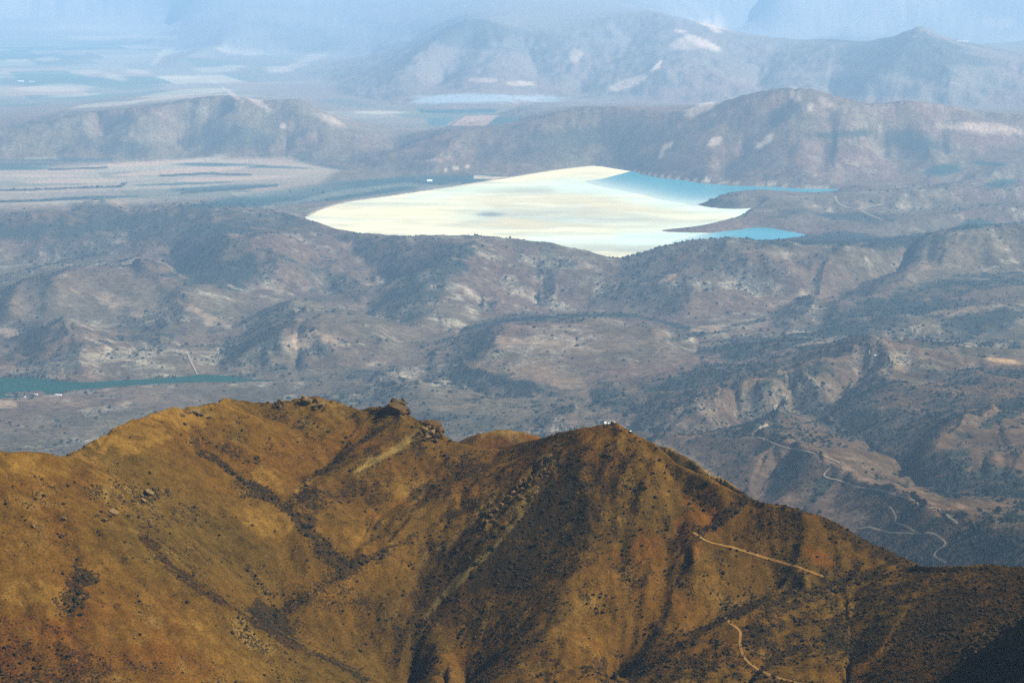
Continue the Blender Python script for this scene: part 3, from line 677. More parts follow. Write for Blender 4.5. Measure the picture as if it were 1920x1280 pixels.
for L in [CREST, CREST2] + NEAR:
    p = dense(L, 2.0)
    u, t = ray(p[:, 0], p[:, 1]); Y = p[:, 2]; Z = H + t * Y
    add_near(u, Y, Z)
    if L is CREST or L is CREST2:
        X = u * Y
        for dy, dz in ((230, 190), (700, 520), (1500, 1050)):
            Y2 = Y + dy; add_near(X / Y2, Y2, Z - dz)
add_near(np.linspace(-NUM, NUM, NC), np.full(NC, math.exp(N1) - 20), np.full(NC, -350.0))
_r = np.concatenate(_r); _c = np.concatenate(_c); _v = np.concatenate(_v)
ok = (_r >= 0) & (_r <= NR - 1) & (_c >= 0) & (_c <= NC - 1)
NG2 = blur(relax((NR, NC), (np.rint(_r[ok]).astype(int), np.rint(_c[ok]).astype(int), _v[ok])), 5)
u_in = np.linspace(-0.295, 0.295, 900)
u_ed = 0.295 + (NUM - 0.295) * np.linspace(0, 1, 24)[1:] ** 1.3
NU = np.concatenate([-u_ed[::-1], u_in, u_ed])
NY = np.concatenate([np.linspace(1120, 1400, 24)[:-1], np.linspace(1400, 2150, 330), np.linspace(2150, 2500, 60)[1:], np.exp(np.linspace(math.log(2500), math.log(6000), 26))[1:]])
UN, YN = np.meshgrid(NU, NY); XN = UN * YN
fr = (np.log(YN) - N0) / (N1 - N0) * (NR - 1); fc = (UN + NUM) / (2 * NUM) * (NC - 1)
ZN = bilin(NG2, fr, fc)
gyl, gul = np.gradient(NG2)
gyl = blur(gyl / ((N1 - N0) / (NR - 1)), 3); gul = blur(gul / (2 * NUM / (NC - 1)), 3)
GX = bilin(gul, fr, fc) / YN; GY = (bilin(gyl, fr, fc) - UN * bilin(gul, fr, fc)) / YN
ern = gullies(XN, YN, GX + 0.05 * fbm(XN, YN, 120, 2, 171), GY + 0.05 * fbm(XN, YN, 120, 2, 172), 95.0, 4, 200, 0.2)
front = sstep(2500, 2150, YN)
_px, _py = project(XN, YN, ZN)
crest_d = np.minimum(line_dist(_px, _py, np.array(CREST)[:, :2]), line_dist(_px, _py, np.array(CREST2)[:, :2]))
folds = gullies(XN + 40, YN, GX, GY, 300.0, 2, 230, 0.2)
ZN = ZN + 6.0 * folds * (1 - np.exp(-(crest_d / 55.0) ** 2)) * front
ZN = ZN + ern * 7.0 + 3.0 * fbm(XN, YN, 90, 4, 51) + 0.55 * fbm(XN, YN, 9, 3, 52) * front
# rocky ribs stand proud of the soil
pxn, pyn = project(XN, YN, ZN)
def rocky(cx, cy, rx, ry, ang):
    a = math.radians(ang); dx = pxn - cx; dy = pyn - cy
    u = (dx * math.cos(a) + dy * math.sin(a)) / rx; v = (-dx * math.sin(a) + dy * math.cos(a)) / ry
    return (1 - sstep(0.5, 1.2, np.sqrt(u * u + v * v))) * front
rk = np.zeros_like(ZN)
for a in [(1000, 905, 90, 28, -52), (580, 752, 60, 10, 6), (745, 765, 26, 16, 0), (812, 800, 30, 16, 20), (240, 930, 70, 24, 10), (372, 772, 40, 8, 10), (930, 960, 40, 60, 40), (200, 870, 40, 12, 20), (1870, 1205, 110, 40, -32)]:
    rk = np.maximum(rk, rocky(*a))
crag = np.abs(fbm(XN, YN, 16, 4, 61))
ZN = ZN + rk * (3.6 * (0.42 - crag) * 2)

def near_z(X, Y):
    r_ = np.interp(Y, NY, np.arange(len(NY))); c_ = np.interp(X / Y, NU, np.arange(len(NU)))
    return bilin(ZN, r_, c_)
def near_hit(px, py):
    px = np.atleast_1d(np.asarray(px, float)); py = np.atleast_1d(np.asarray(py, float))
    u, t = ray(px, py)
    Ys = np.linspace(1200, 2480, 1000)
    out = np.full((len(px), 3), np.nan)
    for i in range(len(px)):
        d = near_z(u[i] * Ys, Ys) - (H + t[i] * Ys)
        k = np.argmax(d > 0)
        if d.max() <= 0: continue
        k = max(k, 1)
        a = d[k - 1] / (d[k - 1] - d[k] + 1e-12)
        Yh = Ys[k - 1] + (Ys[k] - Ys[k - 1]) * min(max(a, 0), 1)
        out[i] = (u[i] * Yh, Yh, near_z(np.array([u[i] * Yh]), np.array([Yh]))[0])
    return out

# ------------------------------------------------------------------ the near mountain: ground cover
pxn, pyn = project(XN, YN, ZN)
x2, y2 = XN.ravel(), YN.ravel(); px2, py2 = pxn.ravel(), pyn.ravel()
n_n = x2.size
big2 = fbm(x2, y2, 150, 3, 81); med2 = fbm(x2, y2, 38, 4, 82); hue2 = fbm(x2, y2, 100, 3, 83); sml2 = fbm(x2, y2, 9, 3, 84)
OCH = np.array((0.205, 0.118, 0.036)); RED = np.array((0.180, 0.080, 0.026)); OLV = np.array((0.140, 0.096, 0.038)); PALN = np.array((0.36, 0.25, 0.115))
tn = np.empty((n_n, 3), np.float32); tn[:] = OCH
tn += (RED - tn) * np.clip(0.25 + 0.9 * hue2, 0, 1)[:, None]
tn += (OLV - tn) * np.clip(0.3 + 0.9 * big2, 0, 1)[:, None]
tn += (PALN - tn) * (0.55 * sstep(0.35, 0.95, med2 + 0.3 * sml2))[:, None]
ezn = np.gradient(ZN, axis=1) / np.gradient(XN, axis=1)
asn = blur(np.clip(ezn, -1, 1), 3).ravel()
streak2 = gullies(x2, y2, GX.ravel(), GY.ravel(), 17.0, 3, 720, 0.1)
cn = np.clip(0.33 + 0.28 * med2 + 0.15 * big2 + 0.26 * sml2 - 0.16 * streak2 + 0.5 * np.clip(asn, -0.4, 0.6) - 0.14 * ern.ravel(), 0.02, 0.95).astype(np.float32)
wobn = 0.75 * fbm(x2, y2, 40, 3, 91) + 0.6 * fbm(x2, y2, 9, 2, 92)
pn = Paint(px2, py2, tn, cn, wobn, 0.7 * fbm(x2, y2, 26, 3, 93) + 0.5 * fbm(x2, y2, 7, 2, 94))
SCREE = (0.34, 0.26, 0.135); GREY = (0.25, 0.205, 0.125)
# ochre and pale ground
for a in [(250, 800, 150, 34, -18, .9), (330, 775, 100, 20, -5, .9), (270, 830, 70, 16, -20, .8), (90, 870, 110, 24, 5, .55), (210, 905, 60, 14, 18, .6), (520, 965, 60, 34, 10, .8), (500, 895, 34, 20, 10, .85), (745, 905, 22, 20, 10, .8), (740, 955, 60, 22, -24, .6),
          (690, 1000, 70, 26, -26, .5), (600, 770, 80, 14, 0, .4), (1180, 830, 80, 26, 15, .5), (1200, 950, 70, 30, -10, .4), (1040, 1185, 90, 26, -38, .5), (1090, 1200, 60, 16, 40, .6), (1290, 1100, 100, 40, 0, .4),
          (1590, 1130, 30, 30, 0, .6), (1450, 1020, 60, 20, 10, .4), (60, 1110, 90, 30, 10, .7), (300, 1130, 120, 26, 25, .4), (240, 1180, 60, 24, 10, .5), (420, 1230, 120, 26, 28, .4), (640, 885, 40, 8, -30, .3), (960, 815, 40, 8, 0, .5)]:
    pn.ell(*a[:5], col=(0.30, 0.185, 0.062), cov=0.10, k=a[5])
for a in [(1310, 975, 44, 50, 20, .7), (1250, 1020, 80, 30, -10, .5), (1535, 1045, 44, 13, 30, .8), (1100, 1200, 50, 12, 42, .6), (60, 1230, 120, 50, 0, .6), (1180, 1060, 90, 50, 0, .4), (1640, 1250, 60, 30, 0, .5), (850, 1230, 90, 30, -20, .4),
          (720, 960, 60, 12, -24, .5), (1040, 940, 10, 40, 15, .6)]:
    pn.ell(*a[:5], col=(0.265, 0.118, 0.034), cov=0.08, k=a[5])
pn.ell(1225, 860, 60, 10, 45, col=(0.27, 0.17, 0.06), cov=0.1, k=.6)
pn.ell(40, 1250, 170, 50, 0, col=(0.17, 0.07, 0.024), cov=0.62, k=0.8)  # lens vignette of the lower left corner painted in as dark red ground
pn.ell(0, 1190, 70, 40, 0, col=(0.18, 0.075, 0.024), cov=0.5, k=0.6)  # upper part of the same painted corner darkening
# scrub
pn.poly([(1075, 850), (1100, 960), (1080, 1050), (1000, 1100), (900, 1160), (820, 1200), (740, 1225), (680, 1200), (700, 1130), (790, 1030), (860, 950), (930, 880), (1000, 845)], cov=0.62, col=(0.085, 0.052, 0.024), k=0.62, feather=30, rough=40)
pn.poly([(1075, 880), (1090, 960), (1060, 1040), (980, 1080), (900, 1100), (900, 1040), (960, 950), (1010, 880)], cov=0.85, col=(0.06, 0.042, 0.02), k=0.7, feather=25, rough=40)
V1p = [(380, 850), (420, 872), (460, 905), (520, 940), (560, 975), (582, 1005), (625, 1045), (640, 1066)]
pn.line([(1225, 812), (1260, 832), (1300, 856), (1345, 886), (1390, 914)], 9, col=(0.40, 0.31, 0.19), cov=0.02, k=0.95, rough=0.6)
pn.ell(950, 808, 80, 10, 0, col=(0.33, 0.225, 0.10), cov=0.2, k=0.9)
# scree
pn.poly([(778, 800), (806, 812), (770, 836), (730, 858), (690, 880), (664, 886), (690, 862), (735, 835), (762, 815)], col=SCREE, cov=0.03, k=0.9, feather=4, rough=5)
pn.poly([(700, 850), (670, 862), (668, 866), (720, 848), (760, 826)], col=SCREE, cov=0.03, k=0.6, feather=3, rough=3)
pn.poly([(890, 1058), (878, 1080), (850, 1108), (834, 1122), (830, 1114), (846, 1090), (868, 1070)], col=GREY, cov=0.0, k=0.95, feather=2.5, rough=3)
pn.poly([(828, 1124), (812, 1146), (797, 1162), (792, 1160), (806, 1138), (822, 1120)], col=GREY, cov=0.0, k=0.95, feather=2.5, rough=3)
pn.line([(975, 965), (940, 1010), (915, 1035), (890, 1060)], 6, col=GREY, cov=0.1, k=0.7)
pn.line([(800, 1040), (770, 1095), (735, 1150), (720, 1165)], 7, col=GREY, cov=0.2, k=0.45)
pn.line([(950, 920), (900, 960), (860, 1000), (830, 1030)], 9, col=GREY, cov=0.25, k=0.4)
pn.line([(1000, 880), (985, 930), (960, 970)], 14, col=(0.27, 0.20, 0.075), cov=0.25, k=0.5)
pn.line([(225, 960), (255, 1000), (270, 1030), (285, 1055)], 6, col=(0.24, 0.165, 0.065), cov=0.1, k=0.6)
pn.line([(555, 940), (558, 920), (582, 900)], 6, col=(0.34, 0.22, 0.09), cov=0.02, k=0.8, rough=0.3)
pn.line(V1p, 14, cov=0.95, k=0.9)
pn.line([(560, 965), (575, 930), (580, 985), (600, 1020), (640, 1060)], 20, cov=0.9, k=0.8)
pn.line([(640, 1066), (700, 1050), (760, 1015), (840, 970), (900, 935)], 12, cov=0.9, k=0.75)
pn.line([(640, 1066), (590, 1110), (540, 1140), (500, 1165)], 8, cov=0.8, k=0.7)
pn.ell(498, 1160, 42, 24, 25, cov=0.98, k=0.95)
pn.line([(500, 1165), (560, 1215), (620, 1240), (690, 1275)], 10, cov=0.85, k=0.7)
pn.line([(735, 790), (690, 820), (650, 850), (610, 880), (570, 905)], 5, cov=0.9, k=0.8)
pn.line([(760, 870), (700, 905), (640, 925), (590, 945), (540, 935)], 16, cov=0.75, k=0.65)
pn.line([(270, 1010), (320, 1065), (400, 1118), (480, 1165), (560, 1212)], 9, cov=0.7, col=(0.11, 0.055, 0.03), k=0.75)
pn.line([(1405, 930), (1360, 965), (1330, 990), (1310, 1005)], 11, cov=0.95, k=0.9)
pn.line([(1398, 928), (1460, 940), (1530, 960), (1600, 1005), (1680, 1040), (1742, 1062)], 24, cov=0.75, col=(0.095, 0.058, 0.026), k=0.85)
pn.line([(1420, 940), (1470, 960), (1490, 975)], 14, cov=0.9, k=0.7)
pn.poly([(1752, 1068), (1850, 1056), (1960, 1050), (1960, 1160), (1850, 1220), (1760, 1290), (1640, 1290), (1665, 1200), (1710, 1130)], cov=0.66, col=(0.115, 0.066, 0.026), k=0.8, feather=14, rough=20)
for a in [(1578, 1200, 34, 50, 8, .95), (1425, 1180, 55, 22, -12, .9), (1610, 1088, 44, 14, -12, .95), (1340, 1245, 120, 30, -10, .6), (140, 1112, 26, 40, 8, .8), (480, 1205, 30, 12, 20, .5), (1650, 1110, 50, 14, 0, .5), (1130, 1250, 36, 30, 30, .8),  # far-left upright oval paints a notch's shade as dark cover
          (1180, 865, 60, 18, 8, .6), (1120, 900, 60, 20, 15, .6), (1290, 990, 30, 14, -40, .6), (430, 850, 70, 14, 20, .5), (880, 870, 60, 20, -20, .6), (1500, 1150, 60, 20, -10, .5), (1490, 1240, 40, 24, 0, .5), (1760, 1150, 60, 40, 0, .6),
          (220, 920, 60, 20, 10, .5), (350, 960, 80, 30, 20, .4), (160, 1090, 30, 10, -20, .6), (90, 1270, 90, 16, 0, .5), (270, 1250, 50, 14, 0, .4), (430, 1050, 80, 30, 25, .4), (620, 1120, 60, 24, 10, .4), (1090, 1010, 40, 60, 10, .5)]:
    pn.ell(*a[:5], cov=0.92, k=a[5])
pn.line([(1575, 1092), (1480, 1116), (1360, 1160), (1250, 1222), (1180, 1280)], 9, cov=0.92, k=0.8)
pn.line([(1290, 1050), (1260, 1110), (1240, 1170), (1215, 1210)], 7, cov=0.85, k=0.75)
pn.line([(1300, 1000), (1270, 1060), (1250, 1100)], 6, cov=0.8, k=0.5)
pn.line([(1580, 1090), (1500, 1130), (1420, 1160)], 12, cov=0.9, k=0.6)
pn.poly([(1990, 1120), (1920, 1166), (1850, 1212), (1800, 1262), (1750, 1330), (2100, 1400), (2100, 1100)], cov=1.0, col=(0.010, 0.008, 0.006), k=1.0, feather=26, rough=26)  # near-black soil and full scrub paint this corner slope's shadow darker
pn.line([(1755, 1066), (1710, 1126), (1665, 1196), (1640, 1240)], 4, col=(0.24, 0.13, 0.045), cov=0.05, k=0.6)
# stones and bare rock lie thick on the ribs
rkf = rk.ravel()
tn += (np.array((0.30, 0.215, 0.10), np.float32) - tn) * (rkf * np.clip(0.35 + 0.8 * fbm(x2, y2, 12, 3, 95), 0, 1))[:, None]
cn = pn.cover
tn *= np.array((0.335, 0.290, 0.154), np.float32)
tn *= (1 + 0.42 * np.clip(0.7 * fbm(x2, y2, 5, 3, 97) + 0.5 * fbm(x2, y2, 22, 3, 98) + 0.3 * streak2, -1, 1))[:, None].astype(np.float32)

# ------------------------------------------------------------------ materials
def mat(name, color=(0.5, 0.5, 0.5), rough=0.9, spec=0.1, noise=None):
    m = bpy.data.materials.new(name); m.use_nodes = True
    nt = m.node_tree; b = nt.nodes['Principled BSDF']
    b.inputs['Base Color'].default_value = (*color, 1); b.inputs['Roughness'].default_value = rough
    b.inputs['Specular IOR Level'].default_value = spec
    if noise:
        sc, amt = noise
        geo = nt.nodes.new('ShaderNodeNewGeometry')
        tx = nt.nodes.new('ShaderNodeTexNoise'); tx.inputs['Scale'].default_value = sc; tx.inputs['Detail'].default_value = 4
        nt.links.new(geo.outputs['Position'], tx.inputs['Vector'])
        mr = nt.nodes.new('ShaderNodeMapRange')
        mr.inputs['From Min'].default_value = 0.3; mr.inputs['From Max'].default_value = 0.7
        mr.inputs['To Min'].default_value = 1 - amt; mr.inputs['To Max'].default_value = 1 + amt
        nt.links.new(tx.outputs['Fac'], mr.inputs['Value'])
        mx = nt.nodes.new('ShaderNodeVectorMath'); mx.operation = 'SCALE'
        mx.inputs[0].default_value = color
        nt.links.new(mr.outputs[0], mx.inputs['Scale']); nt.links.new(mx.outputs[0], b.inputs['Base Color'])
    return m

def ground_material(name, grain, scrub_col, spot, stretch=0.12, bump=0.0, bump_scale=0.1):
    """soil colour and scrub cover come from the surface; scrub stands on it in spots of the given spacing (metres)"""
    m = bpy.data.materials.new(name); m.use_nodes = True
    nt = m.node_tree; N = nt.nodes.new; L = nt.links.new
    b = nt.nodes['Principled BSDF']; b.inputs['Roughness'].default_value = 1.0; b.inputs['Specular IOR Level'].default_value = 0.0
    ti = N('ShaderNodeAttribute'); ti.attribute_name = 'tint'
    co = N('ShaderNodeAttribute'); co.attribute_name = 'cover'
    geo = N('ShaderNodeNewGeometry')
    def noise(sc, det, rough=0.6):
        t = N('ShaderNodeTexNoise'); t.inputs['Scale'].default_value = sc; t.inputs['Detail'].default_value = det; t.inputs['Roughness'].default_value = rough
        L(geo.outputs['Position'], t.inputs['Vector']); return t
    n1 = noise(1.0 / spot, 2.0, 0.65)
    n2 = noise(1.0 / (spot * 4.3), 3.0, 0.6)
    vo = N('ShaderNodeTexVoronoi'); vo.inputs['Scale'].default_value = 1.0 / (spot * 1.25); L(geo.outputs['Position'], vo.inputs['Vector'])
    # threshold = cover + clumping - spot field
    def math_(op, a, bb):
        q = N('ShaderNodeMath'); q.operation = op
        for k, v in enumerate((a, bb)):
            if isinstance(v, (int, float)): q.inputs[k].default_value = v
            else: L(v, q.inputs[k])
        return q.outputs[0]
    f = math_('MULTIPLY', math_('SUBTRACT', n1.outputs['Fac'], 0.5), 2.2)
    g = math_('MULTIPLY', math_('SUBTRACT', n2.outputs['Fac'], 0.5), 1.0)
    v = math_('MULTIPLY', math_('SUBTRACT', 0.45, vo.outputs['Distance']), 0.6)
    s = math_('ADD', math_('ADD', co.outputs['Fac'], f), math_('ADD', g, v))
    mr = N('ShaderNodeMapRange'); mr.interpolation_type = 'SMOOTHSTEP'
    mr.inputs['From Min'].default_value = 0.42; mr.inputs['From Max'].default_value = 0.60
    mr.inputs['To Min'].default_value = 0.0; mr.inputs['To Max'].default_value = 0.93
    L(s, mr.inputs['Value'])
    # soil grain
    n3 = noise(grain, 5.0, 0.7)
    gr = N('ShaderNodeMapRange'); gr.inputs['From Min'].default_value = 0.3; gr.inputs['From Max'].default_value = 0.7
    gr.inputs['To Min'].default_value = 0.45; gr.inputs['To Max'].default_value = 1.55; L(n3.outputs['Fac'], gr.inputs['Value'])
    sv = N('ShaderNodeVectorMath'); sv.operation = 'SCALE'; L(ti.outputs['Color'], sv.inputs[0]); L(gr.outputs[0], sv.inputs['Scale'])
    # scrub colour leans to the ground it grows on
    lean = N('ShaderNodeMix'); lean.data_type = 'RGBA'; lean.inputs['Factor'].default_value = stretch
    lean.inputs['A'].default_value = (*scrub_col, 1); L(ti.outputs['Color'], lean.inputs['B'])
    mx = N('ShaderNodeMix'); mx.data_type = 'RGBA'
    L(mr.outputs[0], mx.inputs['Factor']); L(sv.outputs[0], mx.inputs['A']); L(lean.outputs['Result'], mx.inputs['B'])
    L(mx.outputs['Result'], b.inputs['Base Color'])
    if bump:
        bp = N('ShaderNodeBump'); bp.inputs['Strength'].default_value = 1.0; bp.inputs['Distance'].default_value = bump
        L(n1.outputs['Fac'], bp.inputs['Height']); L(bp.outputs[0], b.inputs['Normal'])
    return m

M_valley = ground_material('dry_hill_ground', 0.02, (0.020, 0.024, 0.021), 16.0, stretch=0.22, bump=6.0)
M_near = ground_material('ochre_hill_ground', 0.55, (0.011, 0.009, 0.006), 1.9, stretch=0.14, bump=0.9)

# ------------------------------------------------------------------ mesh builders
def grid_object(name, X, Y, Z, material, tint, cover, rows=None, cols=None):
    n, m = X.shape
    co = np.stack([X, Y, Z], -1).reshape(-1, 3).astype(np.float32)
    i = np.arange(n - 1)[:, None] * m + np.arange(m - 1)[None, :]
    q = np.stack([i, i + 1, i + m + 1, i + m], -1).reshape(-1, 4).astype(np.int32)
    me = bpy.data.meshes.new(name)
    me.vertices.add(n * m); me.vertices.foreach_set('co', co.ravel())
    me.loops.add(q.size); me.loops.foreach_set('vertex_index', q.ravel())
    me.polygons.add(len(q)); me.polygons.foreach_set('loop_start', np.arange(0, q.size, 4, dtype=np.int32))
    me.polygons.foreach_set('use_smooth', np.ones(len(q), bool))
    a = me.attributes.new('tint', 'FLOAT_COLOR', 'POINT')
    a.data.foreach_set('color', np.concatenate([tint, np.ones((len(tint), 1), np.float32)], 1).astype(np.float32).ravel())
    c = me.attributes.new('cover', 'FLOAT', 'POINT'); c.data.foreach_set('value', cover.astype(np.float32).ravel())
    me.update(calc_edges=True)
    me.materials.append(material)
    o = bpy.data.objects.new(name, me); COL.objects.link(o)
    return o

def mesh_obj(name, verts, faces, material, parent=None, smooth=False):
    me = bpy.data.meshes.new(name); me.from_pydata([tuple(v) for v in verts], [], [tuple(f) for f in faces])
    if smooth: me.polygons.foreach_set('use_smooth', np.ones(len(me.polygons), bool))
    me.update(); me.materials.append(material)
    o = bpy.data.objects.new(name, me); COL.objects.link(o)
    if parent is not None: o.parent = parent
    return o

def empty(name, loc, label, cat, group=None, rz=0.0):
    o = bpy.data.objects.new(name, None); COL.objects.link(o)
    o.location = loc; o.rotation_euler = (0, 0, rz); o['label'] = label; o['category'] = cat
    if group: o['group'] = group
    return o

def tag(o, label=None, cat=None, group=None, kind=None):
    if label: o['label'] = label
    if cat: o['category'] = cat
    if group: o['group'] = group
    if kind: o['kind'] = kind
    return o

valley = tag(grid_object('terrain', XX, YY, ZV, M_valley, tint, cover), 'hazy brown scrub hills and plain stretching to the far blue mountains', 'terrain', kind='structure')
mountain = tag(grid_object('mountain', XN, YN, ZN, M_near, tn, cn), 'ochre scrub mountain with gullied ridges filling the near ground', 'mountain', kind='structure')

# ------------------------------------------------------------------ pond, water, river
def sheet(name, outline_px, z, material, colour_fn, step_px=(14, 3.0)):
    """flat sheet inside an outline, with inner points that carry its colour"""
    o = np.asarray(outline_px, float)
    gx = np.arange(o[:, 0].min(), o[:, 0].max(), step_px[0]); gy = np.arange(o[:, 1].min(), o[:, 1].max(), step_px[1])
    GXX, GYY = np.meshgrid(gx, gy); GXX = GXX + (np.arange(len(gy)) % 2)[:, None] * step_px[0] / 2
    p = np.stack([GXX.ravel(), GYY.ravel()], 1)
    d = poly_dist(p[:, 0] , p[:, 1] * 4, o * np.array([1, 4]))
    p = p[d < -3]
    allp = np.concatenate([o, p])
    n = len(o)
    sc = np.array([1.0, 4.0])
    v, e, f, *_ = delaunay_2d_cdt([Vector(q * sc) for q in allp], [(i, (i + 1) % n) for i in range(n)], [list(range(n))], 1, 1e-6)
    vp = np.array([(q[0], q[1] / 4.0) for q in v])
    W = flat_world(vp, z)
    me = bpy.data.meshes.new(name)
    me.from_pydata([(a, b, z) for a, b in W], [], [tuple(reversed(q)) for q in f])
    me.update()
    if me.polygons[0].normal.z < 0: me.flip_normals()
    c = colour_fn(vp, W).astype(np.float32)
    a = me.attributes.new('tint', 'FLOAT_COLOR', 'POINT')
    a.data.foreach_set('color', np.concatenate([c, np.ones((len(c), 1), np.float32)], 1).ravel())
    me.materials.append(material)
    ob = bpy.data.objects.new(name, me); COL.objects.link(ob)
    return ob

def tint_material(name, rough, spec, streak=None):
    m = bpy.data.materials.new(name); m.use_nodes = True
    nt = m.node_tree; N = nt.nodes.new; L = nt.links.new
    b = nt.nodes['Principled BSDF']; b.inputs['Roughness'].default_value = rough; b.inputs['Specular IOR Level'].default_value = spec
    ti = N('ShaderNodeAttribute'); ti.attribute_name = 'tint'
    geo = N('ShaderNodeNewGeometry'); mp = N('ShaderNodeMapping'); L(geo.outputs['Position'], mp.inputs['Vector'])
    mp.inputs['Rotation'].default_value = (0, 0, math.radians(14))
    mp.inputs['Scale'].default_value = streak[0]
    tx = N('ShaderNodeTexNoise'); tx.inputs['Scale'].default_value = 1.0; tx.inputs['Detail'].default_value = 5; tx.inputs['Roughness'].default_value = 0.6
    tx.inputs['Distortion'].default_value = 0.6
    L(mp.outputs[0], tx.inputs['Vector'])
    mr = N('ShaderNodeMapRange'); mr.inputs['From Min'].default_value = 0.32; mr.inputs['From Max'].default_value = 0.68
    mr.inputs['To Min'].default_value = 1 - streak[1]; mr.inputs['To Max'].default_value = 1 + streak[1] * 0.6
    L(tx.outputs['Fac'], mr.inputs['Value'])
    sv = N('ShaderNodeVectorMath'); sv.operation = 'SCALE'; L(ti.outputs['Color'], sv.inputs[0]); L(mr.outputs[0], sv.inputs['Scale'])
    L(sv.outputs[0], b.inputs['Base Color'])
    return m

M_tail = tint_material('dried_tailings', 0.9, 0.05, ((0.0012, 0.0026, 1), 0.15))
M_water = tint_material('pond_water', 0.25, 0.3, ((0.002, 0.002, 1), 0.06))
M_river = tint_material('river_water', 0.6, 0.04, ((0.004, 0.004, 1), 0.10))

WATER_N = [(1098, 340), (1130, 335), (1165, 326), (1188, 322), (1225, 332), (1290, 340), (1350, 345), (1420, 349), (1480, 352), (1560, 355), (1588, 359), (1500, 368), (1430, 370),
           (1360, 376), (1318, 384), (1285, 382), (1240, 374), (1190, 362), (1140, 352)]
WATER_S = [(1262, 452), (1300, 440), (1340, 434), (1380, 430), (1420, 425), (1455, 429), (1510, 439), (1480, 446), (1400, 456), (1340, 466), (1290, 470)]
def pond_col(vp, W):
    x, y = vp[:, 0], vp[:, 1]
    c = np.tile(np.array((0.525, 0.48, 0.305)), (len(x), 1))
    n1 = fbm(W[:, 0] * 0.35, W[:, 1], 900, 4, 301)
    n2 = fbm(W[:, 0] * 0.25 + 5000, W[:, 1], 500, 4, 302)
    def mixin(col, w):
        w = np.clip(w, 0, 1)[:, None]; c[:] = c + (np.array(col) * np.array((0.70, 0.675, 0.585)) - c) * w
    mixin((0.44, 0.46, 0.40), sstep(-0.1, 0.45, n1) * sstep(780, 1000, x) * 1.0)
    mixin((0.62, 0.72, 0.64), sstep(-0.05, 0.5, n2) * 0.5 * sstep(0.2, 0.6, np.abs(y - 345) / 60))
    n3 = fbm(W[:, 0] * 0.5, W[:, 1], 380, 4, 309); n4 = fbm(W[:, 0] + 0.4 * W[:, 1], W[:, 1], 1500, 4, 310)
    mixin((0.50, 0.50, 0.41), 0.75 * sstep(0.05, 0.5, n3))
    mixin((0.64, 0.55, 0.36), 0.7 * sstep(0.1, 0.6, n4))
    # damp film near the open water and along the near shore
    dN = line_dist(x, y * 2.2, np.array([(1060, 348), (1140, 356), (1240, 378), (1330, 390), (1400, 395)]) * [1, 2.2])
    mixin((0.60, 0.76, 0.70), 0.85 * np.exp(-(dN / 30) ** 2))
    dB = line_dist(x, y * 2.2, np.array([(1180, 447), (1270, 442), (1330, 432)]) * [1, 2.2])
    mixin((0.48, 0.72, 0.68), 0.8 * np.exp(-(dB / 28) ** 2))
    dC = line_dist(x, y * 2.2, np.array([(1000, 450), (1150, 448), (1260, 450)]) * [1, 2.2])
    mixin((0.60, 0.76, 0.70), 0.7 * np.exp(-(dC / 22) ** 2))
    dD = line_dist(x, y * 2.2, np.array([(780, 372), (900, 354), (1000, 346), (1080, 340)]) * [1, 2.2])
    mixin((0.62, 0.74, 0.62), 0.7 * np.exp(-(dD / 18) ** 2))
    # dark damp patch
    w = 1 - sstep(0.6, 1.15, np.hypot((x - 918) / 46, (y - 402) / 6.5) + 0.4 * n1)
    mixin((0.24, 0.28, 0.27), w * 1.0)
    w = 1 - sstep(0.6, 1.2, np.hypot((x - 905) / 40, (y - 415) / 6) + 0.4 * n2)
    mixin((0.46, 0.48, 0.41), w * 0.6)
    # cream sand: dam side and left part
    dE = line_dist(x, y * 2.2, np.array([(960, 334), (1040, 322), (1115, 315), (1180, 322)]) * [1, 2.2])
    mixin((0.80, 0.74, 0.50), np.exp(-(dE / 20) ** 2))
    mixin((0.80, 0.74, 0.51), 0.8 * (1 - sstep(0.5, 1.2, np.hypot((x - 760) / 150, (y - 400) / 22) + 0.5 * n1)))
    mixin((0.74, 0.62, 0.40), 0.6 * sstep(0.1, 0.7, fbm(W[:, 0] * 0.3, W[:, 1], 700, 3, 305)) * sstep(960, 1020, x) * (np.abs(y - 395) < 28))
    return c
pond = tag(sheet('tailings_pond', POND_S, 0.0, M_tail, pond_col, (9, 2.2)), 'cream white flat of dried tailings in the valley', 'tailings pond', kind='structure')
def dam(pts, label):
    q = flat_world(smooth_line(pts, 6), 0.0)
    t = np.gradient(q, axis=0); t /= np.hypot(t[:, 0], t[:, 1])[:, None]
    nrm = np.stack([-t[:, 1], t[:, 0]], 1)
    V = []
    for (a, z) in ((-22, 0.6), (-6, 9.0), (10, 9.0), (58, -9.0)):
        V.append(np.concatenate([q + nrm * a, np.full((len(q), 1), z)], 1))
    V = np.stack(V, 1).reshape(-1, 3)
    Fc = [(i * 4 + j, (i + 1) * 4 + j, (i + 1) * 4 + j + 1, i * 4 + j + 1) for i in range(len(q) - 1) for j in range(3)]
    o = mesh_obj('dam', V, Fc, mat('dam_earth', (0.17, 0.14, 0.095), 1.0, 0.0, (0.01, 0.35)))
    if o.data.polygons[1].normal.z < 0: o.data.flip_normals()
    return tag(o, label, kind='structure')
dam([(574, 406), (600, 393), (650, 379), (740, 366), (860, 348), (960, 332), (1040, 319), (1100, 312), (1118, 311)], 'long low earth dam along the upper left edge of the tailings')
def water_col(edge):
    def f(vp, W):
        d = np.exp(-(line_dist(vp[:, 0], vp[:, 1] * 2.5, np.array(edge) * [1, 2.5]) / 30.0) ** 1.3)[:, None]
        return np.array((0.010, 0.180, 0.215)) * (1 - d) + np.array((0.44, 0.50, 0.40)) * d
    return f
